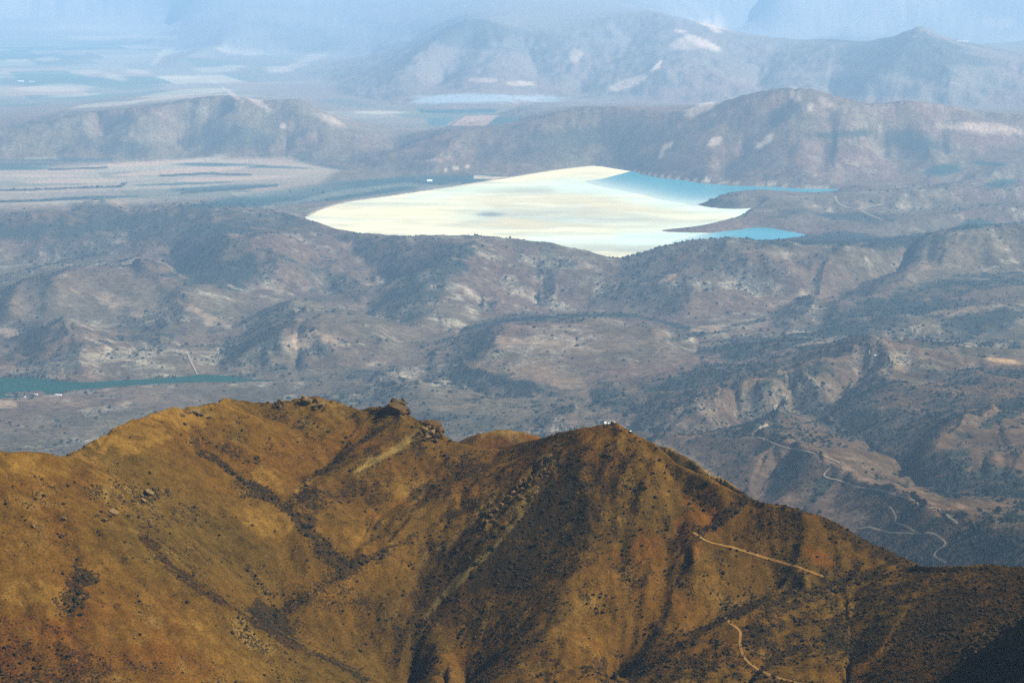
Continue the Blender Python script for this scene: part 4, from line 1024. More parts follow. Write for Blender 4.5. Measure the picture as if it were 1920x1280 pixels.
w1 = tag(sheet('lake', ragged(smooth_closed(WATER_N, 4), 7.0, 1190), 1.2, M_water, water_col([(1098, 340), (1140, 352), (1190, 362), (1240, 374), (1285, 382), (1318, 384)]), (9, 2.2)),
         'turquoise open water along the far shore of the tailings flat', 'lake', kind='structure')
w2 = tag(sheet('lake', ragged(smooth_closed(WATER_S, 4), 7.0, 1190), 1.2, M_water, water_col([(1262, 452), (1300, 440)]), (9, 2.2)),
         'small turquoise bay south of the dark spit', 'lake', kind='structure')
def river_col(vp, W):
    return np.tile(np.array((0.002, 0.030, 0.017)), (len(vp), 1))
river = tag(sheet('river', RIVER_S, RIV_Z, M_river, river_col, (12, 3)), 'dark teal river bending behind the left ridge', 'river', kind='structure')

# ------------------------------------------------------------------ roads and tracks
M_road = mat('pale_gravel', (0.165, 0.135, 0.09), 1.0, 0.0, (0.05, 0.3))
M_track = mat('ochre_dirt', (0.145, 0.078, 0.022), 1.0, 0.0, (0.4, 0.25))
CLEAR = []
def strip(name, pts, width, material, hit, zfn, label, up, cat='road'):
    p = hit(*smooth_line(pts, 4).T)
    CLEAR.append((p[~np.isnan(p[:, 0])][:, :2], width))
    p = p[~np.isnan(p[:, 0])][:, :2]
    d = np.hypot(*np.diff(p, axis=0).T); keep = np.concatenate([[True], d < 6 * np.median(d) + 60])
    p = p[keep]
    q = [p[0]]
    for a in p[1:]:
        n = max(1, int(np.hypot(*(a - q[-1])) / (width * 1.2)))
        b0 = q[-1]
        for k in range(1, n + 1): q.append(b0 + (a - b0) * k / n)
    q = np.array(q)
    for _ in range(3): q[1:-1] = 0.25 * q[:-2] + 0.5 * q[1:-1] + 0.25 * q[2:]
    t = np.gradient(q, axis=0); t /= np.hypot(t[:, 0], t[:, 1])[:, None] + 1e-9
    nrm = np.stack([-t[:, 1], t[:, 0]], 1)
    wv = width * (1 + 0.25 * fbm(q[:, 0], q[:, 1], width * 6, 2, 400))
    V, Fc = [], []
    ks = (-0.5, -0.17, 0.17, 0.5)
    for i in range(len(q)):
        for k in ks:
            a = q[i] + nrm[i] * wv[i] * k
            V.append((a[0], a[1], float(zfn(np.array([a[0]]), np.array([a[1]]))[0]) + up))
    for i in range(len(q) - 1):
        for j in range(3):
            a = i * 4 + j; Fc.append((a, a + 4, a + 5, a + 1))
    o = mesh_obj(name, V, Fc, material, smooth=True)
    if o.data.polygons[0].normal.z < 0: o.data.flip_normals()
    return tag(o, label, cat, kind='structure')
for pts, w, lab in [
    ([(1477, 741), (1470, 756), (1450, 764), (1462, 770), (1474, 775)], 11, 'pale gravel road bending near the top of the spur'),
    ([(1440, 797), (1429, 801), (1410, 816), (1432, 824), (1470, 839), (1507, 846), (1545, 857), (1575, 869)], 9, 'pale gravel road along the crest of the brown spur'),
    ([(1558, 876), (1545, 894), (1575, 902), (1605, 914), (1631, 917), (1661, 923), (1687, 932), (1714, 940), (1722, 949), (1712, 956)], 9, 'winding gravel road on the flank below the spur crest'),
    ([(1740, 955), (1755, 953), (1774, 966), (1796, 983)], 10, 'short straight grey road cut at right'),
    ([(1612, 992), (1631, 990), (1669, 1000), (1706, 1001), (1725, 1002), (1751, 1002), (1774, 1021), (1759, 1032), (1751, 1041), (1759, 1049), (1774, 1056)], 9, 'grey road curling down to the near ridge'),
    ([(1669, 951), (1680, 970), (1678, 981), (1695, 987), (1725, 1002)], 7, 'faint track climbing from the road to a clearing'),
    ([(1565, 368), (1572, 382), (1590, 390), (1610, 393), (1630, 403), (1655, 413)], 38, 'pale road on the hill beyond the south bay'),
    ([(1610, 393), (1630, 388), (1655, 384)], 34, 'short pale side road joining the hill road'),
    ([(352, 664), (360, 682), (370, 702)], 18, 'pale track running down to the river'),
    ([(1655, 697), (1665, 688), (1672, 676), (1668, 668)], 16, 'pale track leading up to the mast')]:
    strip('road', pts, w * (0.62 if w < 17 else 0.75), M_road, valley_hit, valley_z, lab, 4.0)
for pts, w, lab in [
    ([(1300, 998), (1312, 1006), (1330, 1016), (1380, 1028), (1430, 1044), (1490, 1061), (1545, 1081)], 2.3, 'straight ochre dirt track along the near spur'),
    ([(1360, 1157), (1368, 1168), (1388, 1183), (1387, 1205), (1395, 1232), (1415, 1250), (1445, 1266), (1505, 1282)], 2.6, 'ochre dirt track curving down the near slope')]:
    strip('path', pts, w, M_track, near_hit, near_z, lab, 0.30, 'path')

# ------------------------------------------------------------------ shrubs
def clump_mesh(name, seed, n_lobes, sub=1):
    """a bush: several overlapping rough leaf clumps, about 1 m radius, standing on its base"""
    r = random.Random(seed)
    bm = bmesh.new()
    for k in range(n_lobes):
        a = r.uniform(0, 6.283); d = r.uniform(0.15, 0.62) if k else 0
        s = r.uniform(0.38, 0.62) if k else 0.7
        res = bmesh.ops.create_icosphere(bm, subdivisions=sub, radius=s)
        for v in res['verts']:
            v.co *= r.uniform(0.72, 1.22)
            v.co.z *= r.uniform(0.7, 0.95)
            v.co += Vector((d * math.cos(a), d * math.sin(a), r.uniform(0.3, 0.62)))
    me = bpy.data.meshes.new(name); bm.to_mesh(me); bm.free()
    return me
M_leaf = [mat('dark_evergreen_leaves', (0.009, 0.011, 0.007), 0.9, 0.05, (1.2, 0.5)), mat('olive_scrub_leaves', (0.021, 0.015, 0.007), 0.9, 0.05, (1.2, 0.5))]
shrub_meshes = []
for k in range(6):
    me = clump_mesh('shrub', 500 + k, 5); me.materials.append(M_leaf[k % 3 == 2]); shrub_meshes.append(me)
SHRUBS = [
 # px, py, radius px
 (1094, 798, 4), (1054, 832, 4), (991, 858, 4), (1034, 860, 5), (1071, 857, 5), (1070, 867, 5), (1057, 870, 4), (1001, 865, 4), (1008, 868, 3), (966, 876, 3), (988, 877, 3), (1005, 878, 4), (1040, 876, 4),
 (1080, 893, 6), (1060, 936, 9), (1022, 884, 5), (1147, 843, 3), (1139, 834, 2.5), (1150, 860, 4), (1164, 871, 3), (1142, 864, 3), (1202, 859, 5), (1237, 860, 5), (1252, 873, 3), (1254, 919, 4), (1228, 930, 4), (1249, 946, 3),
 (1313, 926, 4), (1344, 924, 4), (1326, 903, 6), (1298, 952, 3), (1302, 956, 3), (1340, 945, 3), (1346, 937, 3), (1382, 957, 7), (1340, 985, 7), (1290, 1009, 5), (1254, 966, 3), (1250, 1047, 3), (1233, 995, 4), (1204, 1021, 4),
 (1182, 1022, 4), (1167, 1012, 4), (1169, 1028, 4), (1145, 1014, 3), (1072, 1000, 6), (1056, 995, 5), (1030, 990, 5), (1097, 994, 6), (1015, 1035, 5), (1004, 1020, 5), (1424, 1008, 3), (1370, 1027, 4), (1382, 1030, 4), (1402, 1031, 3),
 (1271, 1042, 4), (1265, 1059, 3), (1282, 1070, 4), (1296, 1053, 3), (1320, 1078, 3), (1352, 1056, 3), (1368, 1058, 3), (1354, 1080, 3), (1353, 1130, 4), (1385, 1115, 4), (1333, 1110, 3), (1346, 1113, 3), (1480, 1078, 4), (1456, 1090, 4),
 (1469, 1030, 3), (1506, 1051, 3), (1533, 1042, 3), (1500, 1018, 4), (1490, 1020, 3), (1454, 1036, 3), (1433, 1055, 3), (1411, 1060, 3), (1645, 1070, 5), (1646, 1103, 4), (1629, 1103, 3), (1660, 1080, 4), (1672, 1086, 4), (1716, 1090, 3),
 (1660, 1068, 3), (1686, 1074, 3), (1733, 1080, 3), (1567, 1106, 8), (1610, 1090, 8), (1595, 1082, 6), (1580, 1100, 7), (1555, 1098, 5), (1625, 1082, 5), (1540, 1108, 4), (1520, 1110, 4), (1500, 1105, 3), (1403, 1172, 7), (1430, 1178, 7),
 (1450, 1170, 5), (1415, 1188, 6), (1350, 1205, 6), (1344, 1212, 5), (1515, 1135, 4), (1470, 1135, 4), (1552, 1160, 4), (1560, 1186, 6), (1585, 1172, 6), (1575, 1205, 7), (1590, 1215, 6), (1550, 1200, 5), (1835, 1115, 5), (1875, 1124, 4),
 (1850, 1150, 6), (1875, 1145, 6), (1836, 1186, 6), (1850, 1190, 6), (1790, 1176, 4), (1810, 1165, 4), (1900, 1145, 5), (1885, 1170, 5), (1770, 1120, 4), (1780, 1140, 4), (1820, 1140, 5), (1690, 1205, 5), (1675, 1215, 5), (1660, 1270, 5),
 (1640, 1275, 5), (1620, 1262, 4), (1105, 1195, 3), (1112, 1113, 4), (1128, 1110, 4), (1125, 1117, 4), (1045, 1120, 4), (1060, 1150, 3), (1100, 1130, 3), (1138, 1115, 3), (1168, 1065, 3), (1130, 1035, 3), (1020, 1085, 4), (975, 1100, 4),
 (887, 1078, 7), (893, 1055, 7), (848, 1120, 7), (836, 1124, 5), (790, 1168, 6), (757, 1113, 4), (758, 1106, 3), (798, 1085, 3), (724, 1160, 4), (798, 1190, 5), (865, 1185, 5), (860, 1192, 5), (870, 1178, 4), (815, 1230, 4), (930, 1000, 8),
 (905, 1010, 8), (945, 985, 6), (900, 990, 7), (920, 1025, 7), (880, 1010, 5), (560, 960, 5), (583, 985, 6), (575, 1000, 7), (590, 1005, 6), (570, 985, 6), (582, 970, 5), (600, 1030, 6), (620, 1035, 5), (640, 1045, 7), (650, 1055, 7),
 (640, 1065, 6), (660, 1060, 5), (700, 1045, 5), (720, 1030, 5), (690, 1050, 5), (485, 1155, 8), (500, 1160, 9), (515, 1150, 6), (495, 1175, 6), (480, 1148, 6), (520, 1165, 5), (505, 1190, 5), (405, 856, 4), (438, 886, 5), (446, 893, 5),
 (460, 905, 6), (452, 898, 5), (466, 912, 5), (474, 914, 4), (424, 881, 4), (415, 864, 3), (500, 922, 3), (512, 933, 5), (650, 818, 4), (643, 828, 4), (658, 815, 3), (717, 814, 4), (576, 811, 4), (707, 788, 4), (835, 851, 5), (817, 855, 4),
 (813, 908, 5), (803, 907, 3), (727, 910, 3), (680, 925, 4), (648, 928, 4), (190, 811, 3), (370, 777, 3), (346, 794, 4), (340, 815, 3), (148, 1110, 6), (140, 1120, 7), (135, 1140, 7), (150, 1150, 6), (145, 1085, 5), (160, 1095, 4),
 (1450, 935, 4), (1425, 940, 4), (1470, 950, 5), (1500, 960, 4), (1390, 940, 4), (1370, 955, 4), (1355, 970, 4), (1345, 978, 5), (1325, 990, 4), (1310, 985, 3), (1262, 850, 3), (1231, 839, 3), (1193, 819, 3), (1200, 826, 3)]
SH_PLACES = [(1140, 810, 'close below the summit huts'), (1020, 865, 'left of the summit under the skyline'), (1235, 875, 'on the bare right shoulder of the peak'), (1060, 960, 'on the dark flank below the summit'),
 (900, 1010, 'beside the tan rib of the dark flank'), (860, 1100, 'along the grey scree strip'), (800, 1210, 'at the foot of the dark flank'), (1230, 1010, 'on the open slope left of the upper track'),
 (1320, 970, 'lining the gully above the upper track'), (1420, 1035, 'beside the straight upper track'), (1340, 1090, 'on the ochre slope under the upper track'), (1500, 945, 'on the brown crest above the upper track'),
 (1580, 1095, 'in the thicket where the upper track ends'), (1420, 1180, 'in the thicket beside the lower track'), (1575, 1190, 'in the oval thicket on the right slope'), (1850, 1140, 'on the scrubby right spur'), (1660, 1260, 'low on the right slope'),
 (1690, 1080, 'on the saddle at right'), (1090, 1150, 'on the orange spur at the bottom middle'), (590, 985, 'in the gully under the left basin'), (660, 1050, 'where the two gullies meet'), (500, 1165, 'in the thicket at the lowest gully fork'),
 (450, 895, 'strung along the upper left gully'), (650, 820, 'in the thin gully below the left summit'), (810, 890, 'below the rusty crag'), (145, 1120, 'in the dark hollow at far left'), (250, 900, 'on the left shoulder near the slabs'),
 (300, 1180, 'on the bottom left slope'), (380, 1000, 'on the slope right of the slabs'), (1240, 1200, 'in the gully at the bottom right of centre'), (1000, 1250, 'on the bottom middle slope')]
extra = []
while len(SHRUBS) + len(extra) < 420:
    i = rng.integers(0, n_n)
    if -5 < px2[i] < 1925 and 760 < py2[i] < 1285 and YN.ravel()[i] < 2080 and rng.random() < cn[i]:
        extra.append((px2[i] + rng.normal(0, 2), py2[i] + rng.normal(0, 2), rng.uniform(2.4, 3.8)))
n_sh = 0
sh_xy = []
for px_, py_, r_ in SHRUBS + extra:
    if n_sh >= 296: break
    h = near_hit(px_, py_ + r_ * 0.5)[0]
    if np.isnan(h[0]) or h[1] > 2300: continue
    p_, q_ = project(h[0], h[1], h[2])
    if abs(q_ - py_ - r_ * 0.5) > 3: continue
    rad = r_ * h[1] / F * 1.05
    o = bpy.data.objects.new('shrub', shrub_meshes[n_sh % 6]); COL.objects.link(o)
    o.location = (h[0], h[1], h[2] - 0.15 * rad); o.scale = (rad * random.uniform(.85, 1.2), rad * random.uniform(.85, 1.2), rad * random.uniform(0.75, 1.0)); o.rotation_euler = (0, 0, random.uniform(0, 6.28))
    where = min(SH_PLACES, key=lambda q: math.hypot(px_ - q[0], py_ - q[1]))[2]
    tag(o, ('large' if r_ >= 5 else 'small') + ' dark evergreen shrub ' + where, 'shrub', 'evergreen shrubs ' + where)
    n_sh += 1

# low scrub that nobody could count: one mesh of small leafy lumps
ico_v = np.array([(1, 0, 0), (0, 1, 0), (-1, 0, 0), (0, -1, 0), (0, 0, 1), (0, 0, -1)], float)
ico_f = np.array([(0, 1, 4), (1, 2, 4), (2, 3, 4), (3, 0, 4), (1, 0, 5), (2, 1, 5), (3, 2, 5), (0, 3, 5)])
def lumps(name, P, R, material, label, squash=0.75):
    n = len(P); k = len(ico_v)
    jit = rng.uniform(0.65, 1.3, (n, k, 1))
    ang = rng.uniform(0, 6.283, n); c_, s_ = np.cos(ang), np.sin(ang)
    V = np.stack([ico_v[None, :, 0] * c_[:, None] - ico_v[None, :, 1] * s_[:, None], ico_v[None, :, 0] * s_[:, None] + ico_v[None, :, 1] * c_[:, None], np.repeat(ico_v[None, :, 2], n, 0)], -1)
    V = V * jit * R[:, None, None]
    V[:, :, 2] *= squash
    V = V + P[:, None, :]
    V[:, :, 2] += (R * 0.35)[:, None]
    Fc = (ico_f[None] + (np.arange(n) * k)[:, None, None]).reshape(-1, 3).astype(np.int32)
    me = bpy.data.meshes.new(name)
    me.vertices.add(n * k); me.vertices.foreach_set('co', V.astype(np.float32).ravel())
    me.loops.add(Fc.size); me.loops.foreach_set('vertex_index', Fc.ravel())
    me.polygons.add(len(Fc)); me.polygons.foreach_set('loop_start', np.arange(0, Fc.size, 3, dtype=np.int32))
    me.update(calc_edges=True); me.materials.append(material)
    o = bpy.data.objects.new(name, me); COL.objects.link(o)
    return tag(o, label, 'scrub', kind='stuff')
cand = rng.integers(0, n_n, 600000)
ys = y2[cand]
keep = (ys > 1380) & (ys < 2130) & (px2[cand] > -60) & (px2[cand] < 1980) & (py2[cand] < 1310)
cand = cand[keep]
acc = rng.random(len(cand)) < np.clip((cn[cand] - 0.12) * 1.1, 0.02, 1.0) ** 1.4 * 0.62
cand = cand[acc][:46000]
jx = x2[cand] + rng.normal(0, 1.2, len(cand)); jy = y2[cand] + rng.normal(0, 1.6, len(cand))
R = rng.gamma(2.4, 0.30, len(cand)).clip(0.3, 2.4)
lumps('scrub', np.stack([jx, jy, near_z(jx, jy)], 1), R, M_leaf[1], 'low dark scrub thickly spotting the ochre mountain')

# trees and thickets of the valley hills, too many to count: points that carry small rough crowns
def crowns(name, P, R, material, label):
    me = bpy.data.meshes.new(name); me.from_pydata([tuple(p) for p in P], [], []); me.update()
    a = me.attributes.new('radius', 'FLOAT', 'POINT'); a.data.foreach_set('value', R.astype(np.float32))
    o = bpy.data.objects.new(name, me); COL.objects.link(o)
    ng = bpy.data.node_groups.new(name, 'GeometryNodeTree')
    ng.interface.new_socket('Geometry', in_out='INPUT', socket_type='NodeSocketGeometry')
    ng.interface.new_socket('Geometry', in_out='OUTPUT', socket_type='NodeSocketGeometry')
    N = ng.nodes.new; L = ng.links.new
    gi, go = N('NodeGroupInput'), N('NodeGroupOutput')
    ic = N('GeometryNodeMeshIcoSphere'); ic.inputs['Radius'].default_value = 1.0; ic.inputs['Subdivisions'].default_value = 2
    nz = N('ShaderNodeTexNoise'); nz.inputs['Scale'].default_value = 1.7
    sb = N('ShaderNodeVectorMath'); sb.operation = 'SUBTRACT'; sb.inputs[1].default_value = (0.5, 0.5, 0.5); L(nz.outputs['Color'], sb.inputs[0])
    sp = N('GeometryNodeSetPosition'); L(ic.outputs[0], sp.inputs['Geometry']); L(sb.outputs[0], sp.inputs['Offset'])
    sm = N('GeometryNodeSetMaterial'); sm.inputs['Material'].default_value = material; L(sp.outputs[0], sm.inputs['Geometry'])
    na = N('GeometryNodeInputNamedAttribute'); na.data_type = 'FLOAT'; na.inputs['Name'].default_value = 'radius'
    rv = N('FunctionNodeRandomValue'); rv.data_type = 'FLOAT_VECTOR'; rv.inputs[0].default_value = (0.7, 0.7, 0.6); rv.inputs[1].default_value = (1.3, 1.3, 1.1)
    vm = N('ShaderNodeVectorMath'); vm.operation = 'SCALE'; L(rv.outputs[0], vm.inputs[0]); L(na.outputs[0], vm.inputs['Scale'])
    rr = N('FunctionNodeRandomValue'); rr.data_type = 'FLOAT_VECTOR'; rr.inputs[0].default_value = (0, 0, 0); rr.inputs[1].default_value = (0.3, 0.3, 6.28)
    ip = N('GeometryNodeInstanceOnPoints'); L(gi.outputs[0], ip.inputs['Points']); L(sm.outputs[0], ip.inputs['Instance']); L(vm.outputs[0], ip.inputs['Scale'])
    L(rr.outputs[0], ip.inputs['Rotation'])
    L(ip.outputs[0], go.inputs[0])
    md = o.modifiers.new('crowns', 'NODES'); md.node_group = ng
    return tag(o, label, 'woodland', kind='stuff')
M_wood = mat('grey_green_thicket', (0.012, 0.016, 0.012), 0.95, 0.0, (0.02, 0.5))
cand = rng.integers(0, n_v, 900000)
yc_ = y1[cand]
hid = hilly.ravel()
keep = (yc_ > 4000) & (yc_ < 26000) & (px1[cand] > -60) & (px1[cand] < 1980) & (py1[cand] > 330) & (py1[cand] < 1120)
cand = cand[keep]
pr = np.clip((cover[cand] - 0.16) * 1.25, 0.012, 1.0) ** 1.6 * (0.35 + 0.65 * hid[cand])
inpond = (poly_dist(x1[cand], y1[cand], POND_W) < 30) | (poly_dist(x1[cand], y1[cand], RIVER_W) < 10)
cand = cand[(rng.random(len(cand)) < pr * 0.62 * (1 - 0.35 * rt[cand])) & ~inpond][:130000]
on_road = np.zeros(len(cand), bool)
for q, w in CLEAR:
    if len(q) > 1 and q[0, 1] > 2600:
        near_ = np.nonzero((np.abs(x1[cand] - q[:, 0].mean()) < np.ptp(q[:, 0]) + 200) & (np.abs(y1[cand] - q[:, 1].mean()) < np.ptp(q[:, 1]) + 400))[0]
        if len(near_): on_road[near_] |= line_dist(x1[cand][near_], y1[cand][near_], q[::3] if len(q) > 6 else q) < w * 2.6
cand = cand[~on_road]
jx = x1[cand] + rng.normal(0, 6, len(cand)) * y1[cand] / 9000; jy = y1[cand] + rng.normal(0, 12, len(cand)) * y1[cand] / 9000
R = rng.gamma(3.0, 1.45, len(cand)).clip(1.8, 12.0) * (0.6 + 0.4 * y1[cand] / 9000)
crowns('woodland', np.stack([jx, jy, valley_z(jx, jy) + 0.3 * R], 1), R, M_wood, 'dark thickets and trees spotting the hazy valley hills')

# ------------------------------------------------------------------ rock outcrops
M_rock = [mat('ochre_rock', (0.060, 0.035, 0.013), 0.95, 0.05, (0.5, 0.4)), mat('tan_rock', (0.105, 0.066, 0.026), 0.95, 0.05, (0.5, 0.35)), mat('rust_rock', (0.070, 0.037, 0.013), 0.95, 0.05, (0.5, 0.4))]
def rock_mesh(seed, n=22):
    r = random.Random(seed); bm = bmesh.new()
    for _ in range(n):
        v = Vector((r.uniform(-1, 1), r.uniform(-1, 1), r.uniform(-1, 1)))
        m_ = max(abs(v.x), abs(v.y), abs(v.z)); v *= r.uniform(0.70, 1.0) / m_ ** 0.6
        bm.verts.new(v)
    bmesh.ops.convex_hull(bm, input=bm.verts)
    for v in [v for v in bm.verts if not v.link_faces]: bm.verts.remove(v)
    bmesh.ops.recalc_face_normals(bm, faces=bm.faces)
    me = bpy.data.meshes.new('rock'); bm.to_mesh(me); bm.free(); return me
rock_meshes = {}
for mi in range(3):
    rock_meshes[mi] = []
    for k in range(5):
        me = rock_mesh(900 + 10 * mi + k); me.materials.append(M_rock[mi]); rock_meshes[mi].append(me)
def outcrop(blocks, label):
    """blocks: (px, py of the middle, width px, height px, depth factor, roll deg, material)"""
    pos = []
    more = []
    for (bx, by, bw, bh, dp, roll, mi) in blocks:      # broken pieces lean on the big blocks
        for _ in range(2):
            k = random.uniform(0.3, 0.5)
            more.append((bx + random.uniform(-.55, .55) * bw, by + random.uniform(-.2, .5) * bh, bw * k, bh * k * 1.2, dp, roll + random.uniform(-20, 20), random.choice((mi, 0))))
    blocks = blocks + more
    for (bx, by, bw, bh, dp, roll, mi) in blocks:
        # each block stands on the ground below its foot
        h = near_hit(bx, by + bh * 0.5)[0]
        if np.isnan(h[0]): h = near_hit(bx, by + bh * 0.5 + 6)[0]
        if np.isnan(h[0]): continue
        m = h[1] / F
        u, t = ray(bx, by)
        pos.append(((float(u) * h[1], h[1] + 0.2 * bw * m * dp, H + float(t) * h[1]), (bw * m * 0.5, bw * m * 0.5 * dp, bh * m * 0.56), roll, mi))
    if not pos: return
    base = Vector(pos[0][0])
    root = empty('rock_outcrop', base, label, 'rock outcrop', 'rock outcrops on the ochre mountain')
    for p, sc, roll, mi in pos:
        o = bpy.data.objects.new('rock', random.choice(rock_meshes[mi])); COL.objects.link(o); o.parent = root
        o.location = Vector(p) - base; o.scale = sc; o.rotation_euler = (random.uniform(-.12, .12), math.radians(-roll), random.uniform(-0.4, 0.4))
outcrop([(745, 766, 42, 16, .9, 0, 0), (732, 764, 16, 20, .9, 0, 0), (748, 755, 30, 12, .8, 4, 1), (738, 752, 16, 14, .8, -6, 0), (755, 757, 14, 22, .8, 8, 0), (746, 746, 18, 11, .8, 3, 1), (751, 741, 8, 8, .8, 0, 0), (764, 772, 14, 14, .8, 20, 2),
         (724, 770, 14, 9, .8, -10, 0), (740, 772, 16, 9, .8, 0, 1), (755, 773, 18, 9, .9, 4, 0), (736, 745, 8, 8, .8, -8, 2), (758, 748, 7, 10, .8, 10, 1)], 'tall blocky rock tower standing on the ridge crest beside the scree')
outcrop([(812, 798, 30, 16, .9, 18, 2), (800, 792, 16, 14, .9, 20, 2), (822, 806, 16, 18, .9, 20, 2), (808, 812, 26, 14, .9, 6, 1), (796, 806, 14, 12, .9, -8, 1), (820, 818, 14, 14, .9, 12, 0), (802, 820, 18, 9, .9, 0, 1), (788, 812, 10, 8, .8, 0, 0), (828, 815, 8, 12, .8, 22, 0), (815, 826, 16, 7, .8, 6, 0), (795, 824, 12, 6, .8, 0, 0)],
        'broken rusty crag at the head of the pale scree chute')
outcrop([(576, 752, 26, 9, 1.1, 6, 1), (598, 760, 26, 9, 1.1, 22, 1), (560, 754, 10, 8, 1, -6, 0), (588, 750, 18, 8, 1, 10, 0), (608, 768, 10, 8, 1, 34, 0), (570, 745, 14, 6, 1, 0, 1), (592, 766, 12, 5, 1, 18, 0)], 'overhanging rock ledge with dark undercut on the left summit')
outcrop([(524, 752, 9, 12, .9, 6, 1), (517, 756, 8, 9, .9, -12, 0), (530, 756, 8, 10, .9, 14, 1), (522, 762, 14, 7, .9, 0, 0), (513, 762, 6, 6, .9, -10, 0)], 'small jagged pinnacles just left of the overhanging ledge')
outcrop([(366, 772, 20, 7, 1, -8, 1), (378, 777, 16, 6, 1, 16, 0), (392, 783, 12, 4, 1, 10, 0), (352, 773, 14, 4, 1, -8, 2), (340, 778, 16, 3, 1, -10, 2), (347, 794, 10, 5, 1, -4, 0)], 'low tan rock ledge on the crest of the left mountain')
outcrop([(279, 923, 20, 8, 1.2, -20, 1), (268, 938, 14, 7, 1.2, -28, 1), (286, 914, 8, 4, 1, -8, 1), (266, 929, 12, 5, 1, -16, 0), (250, 938, 10, 5, 1, 10, 0), (252, 930, 6, 4, 1, 0, 1)], 'pair of pale tilted slabs on the left shoulder')
outcrop([(226, 931, 16, 7, 1, 42, 1), (234, 941, 14, 7, 1, 42, 1), (212, 960, 22, 6, 1, -24, 1), (206, 966, 10, 6, 1, 0, 0), (196, 974, 12, 7, 1, 10, 1), (190, 958, 10, 5, 1, 0, 0), (184, 964, 8, 6, 1, 0, 1)], 'scatter of tan blocks left of the pale slabs')
outcrop([(118, 1003, 8, 8, 1, 20, 1), (110, 1000, 5, 5, 1, 0, 0), (62, 986, 9, 5, 1, -10, 1), (120, 972, 12, 7, 1, 0, 1), (98, 912, 7, 5, 1, 0, 1)], 'few lone pale boulders on the left ochre slope')
outcrop([(975, 905, 12, 12, .9, 30, 1), (984, 899, 10, 11, .9, 30, 1), (968, 914, 11, 12, .9, 30, 0), (990, 910, 10, 9, .9, 20, 0), (962, 924, 12, 9, .9, 30, 1), (980, 917, 10, 8, .9, 20, 1), (996, 896, 7, 9, .9, 20, 0), (972, 930, 10, 7, .9, 0, 0), (955, 932, 10, 8, .9, 30, 1)],
        'steep tan crag among dark shrubs below the summit')
outcrop([(1022, 880, 6, 8, .9, 20, 1), (1030, 886, 6, 7, .9, 20, 1), (1014, 890, 7, 7, .9, 10, 0), (1025, 893, 6, 5, .9, 0, 1)], 'little pale crag higher up the shaded flank')
outcrop([(930, 955, 12, 10, .9, 40, 0), (920, 966, 12, 9, .9, 40, 0), (940, 946, 10, 10, .9, 40, 1), (910, 978, 12, 8, .9, 40, 0), (925, 975, 9, 7, .9, 20, 1)], 'dark rib of rock lower on the shaded flank')
# loose stones
cs = rng.integers(0, n_n, 300000)
cs = cs[(YN.ravel()[cs] < 2120) & (YN.ravel()[cs] > 1380)]
pst = 0.004 + 0.10 * rkf[cs] + 0.02 * (px2[cs] < 460) * (py2[cs] > 900)
cs = cs[rng.random(len(cs)) < pst * 0.5][:3500]
ico2 = (ico_v.copy(), ico_f.copy())
jx = x2[cs] + rng.normal(0, 1, len(cs)); jy = y2[cs] + rng.normal(0, 1, len(cs))
stones = lumps('stones', np.stack([jx, jy, near_z(jx, jy) - 0.1], 1), rng.gamma(2.5, 0.22, len(cs)).clip(0.25, 1.6), M_rock[1], 'loose pale stones strewn over the ochre slopes', 0.6)
stones['category'] = 'stones'

# ------------------------------------------------------------------ buildings, mast, tank
M_white = mat('white_paint', (0.78, 0.77, 0.73), 0.6, 0.2)
M_roofw = mat('white_metal_roof', (0.72, 0.73, 0.72), 0.45, 0.3)
M_dark = mat('dark_opening', (0.03, 0.03, 0.035), 0.5, 0.2)
M_conc = mat('pale_concrete', (0.34, 0.29, 0.21), 0.9, 0.1, (1.0, 0.2))
M_steel = mat('painted_steel', (0.70, 0.70, 0.68), 0.5, 0.3)
M_tank = mat('dark_green_tank', (0.015, 0.022, 0.020), 0.5, 0.2)
def box(x, y, z, sx, sy, sz):
    v = [(x + a * sx / 2, y + b * sy / 2, z + c * sz) for c in (0, 1) for b in (-1, 1) for a in (-1, 1)]
    return v, [(0, 2, 3, 1), (4, 5, 7, 6), (0, 1, 5, 4), (2, 6, 7, 3), (0, 4, 6, 2), (1, 3, 7, 5)]
def house(name, loc, L_, W_, h, rise, label, cat, rz=0.0, group=None, n_win=2):
    root = empty(name, loc, label, cat, group, rz)
    v, f = box(0, 0, -1.0, L_, W_, h + 1.0); mesh_obj('wall', v, f, M_white, root)
    e = 0.04 * W_ + 0.1
    a, b = L_ / 2 + e, W_ / 2 + e; t = 0.06 * W_
    v = [(-a, -b, h), (a, -b, h), (a, 0, h + rise), (-a, 0, h + rise), (-a, b, h), (a, b, h), (-a, -b, h + t), (a, -b, h + t), (a, 0, h + rise + t), (-a, 0, h + rise + t), (-a, b, h + t), (a, b, h + t)]
    f = [(0, 3, 2, 1), (3, 4, 5, 2), (6, 7, 8, 9), (9, 8, 11, 10), (0, 1, 7, 6), (4, 10, 11, 5), (0, 6, 9, 3), (3, 9, 10, 4), (1, 2, 8, 7), (2, 5, 11, 8)]
    mesh_obj('roof', v, f, M_roofw, root)
    v, f = box(-L_ * 0.3, -W_ / 2 - 0.04, 0, min(L_ * 0.22, 4), 0.1, h * 0.72); mesh_obj('door', v, f, M_dark, root)
    for k in range(n_win):
        v, f = box(L_ * (0.02 + 0.24 * k), -W_ / 2 - 0.04, h * 0.42, min(L_ * 0.14, 3), 0.1, h * 0.32); mesh_obj('window', v, f, M_dark, root)
    return root
def at_near(px, py):
    for k in range(24):
        h = near_hit(px, py + k)[0]
        if not np.isnan(h[0]) and h[1] < 2150: return Vector(h)
    return Vector(h)
def at_valley(px, py): return Vector(valley_hit(px, py)[0])
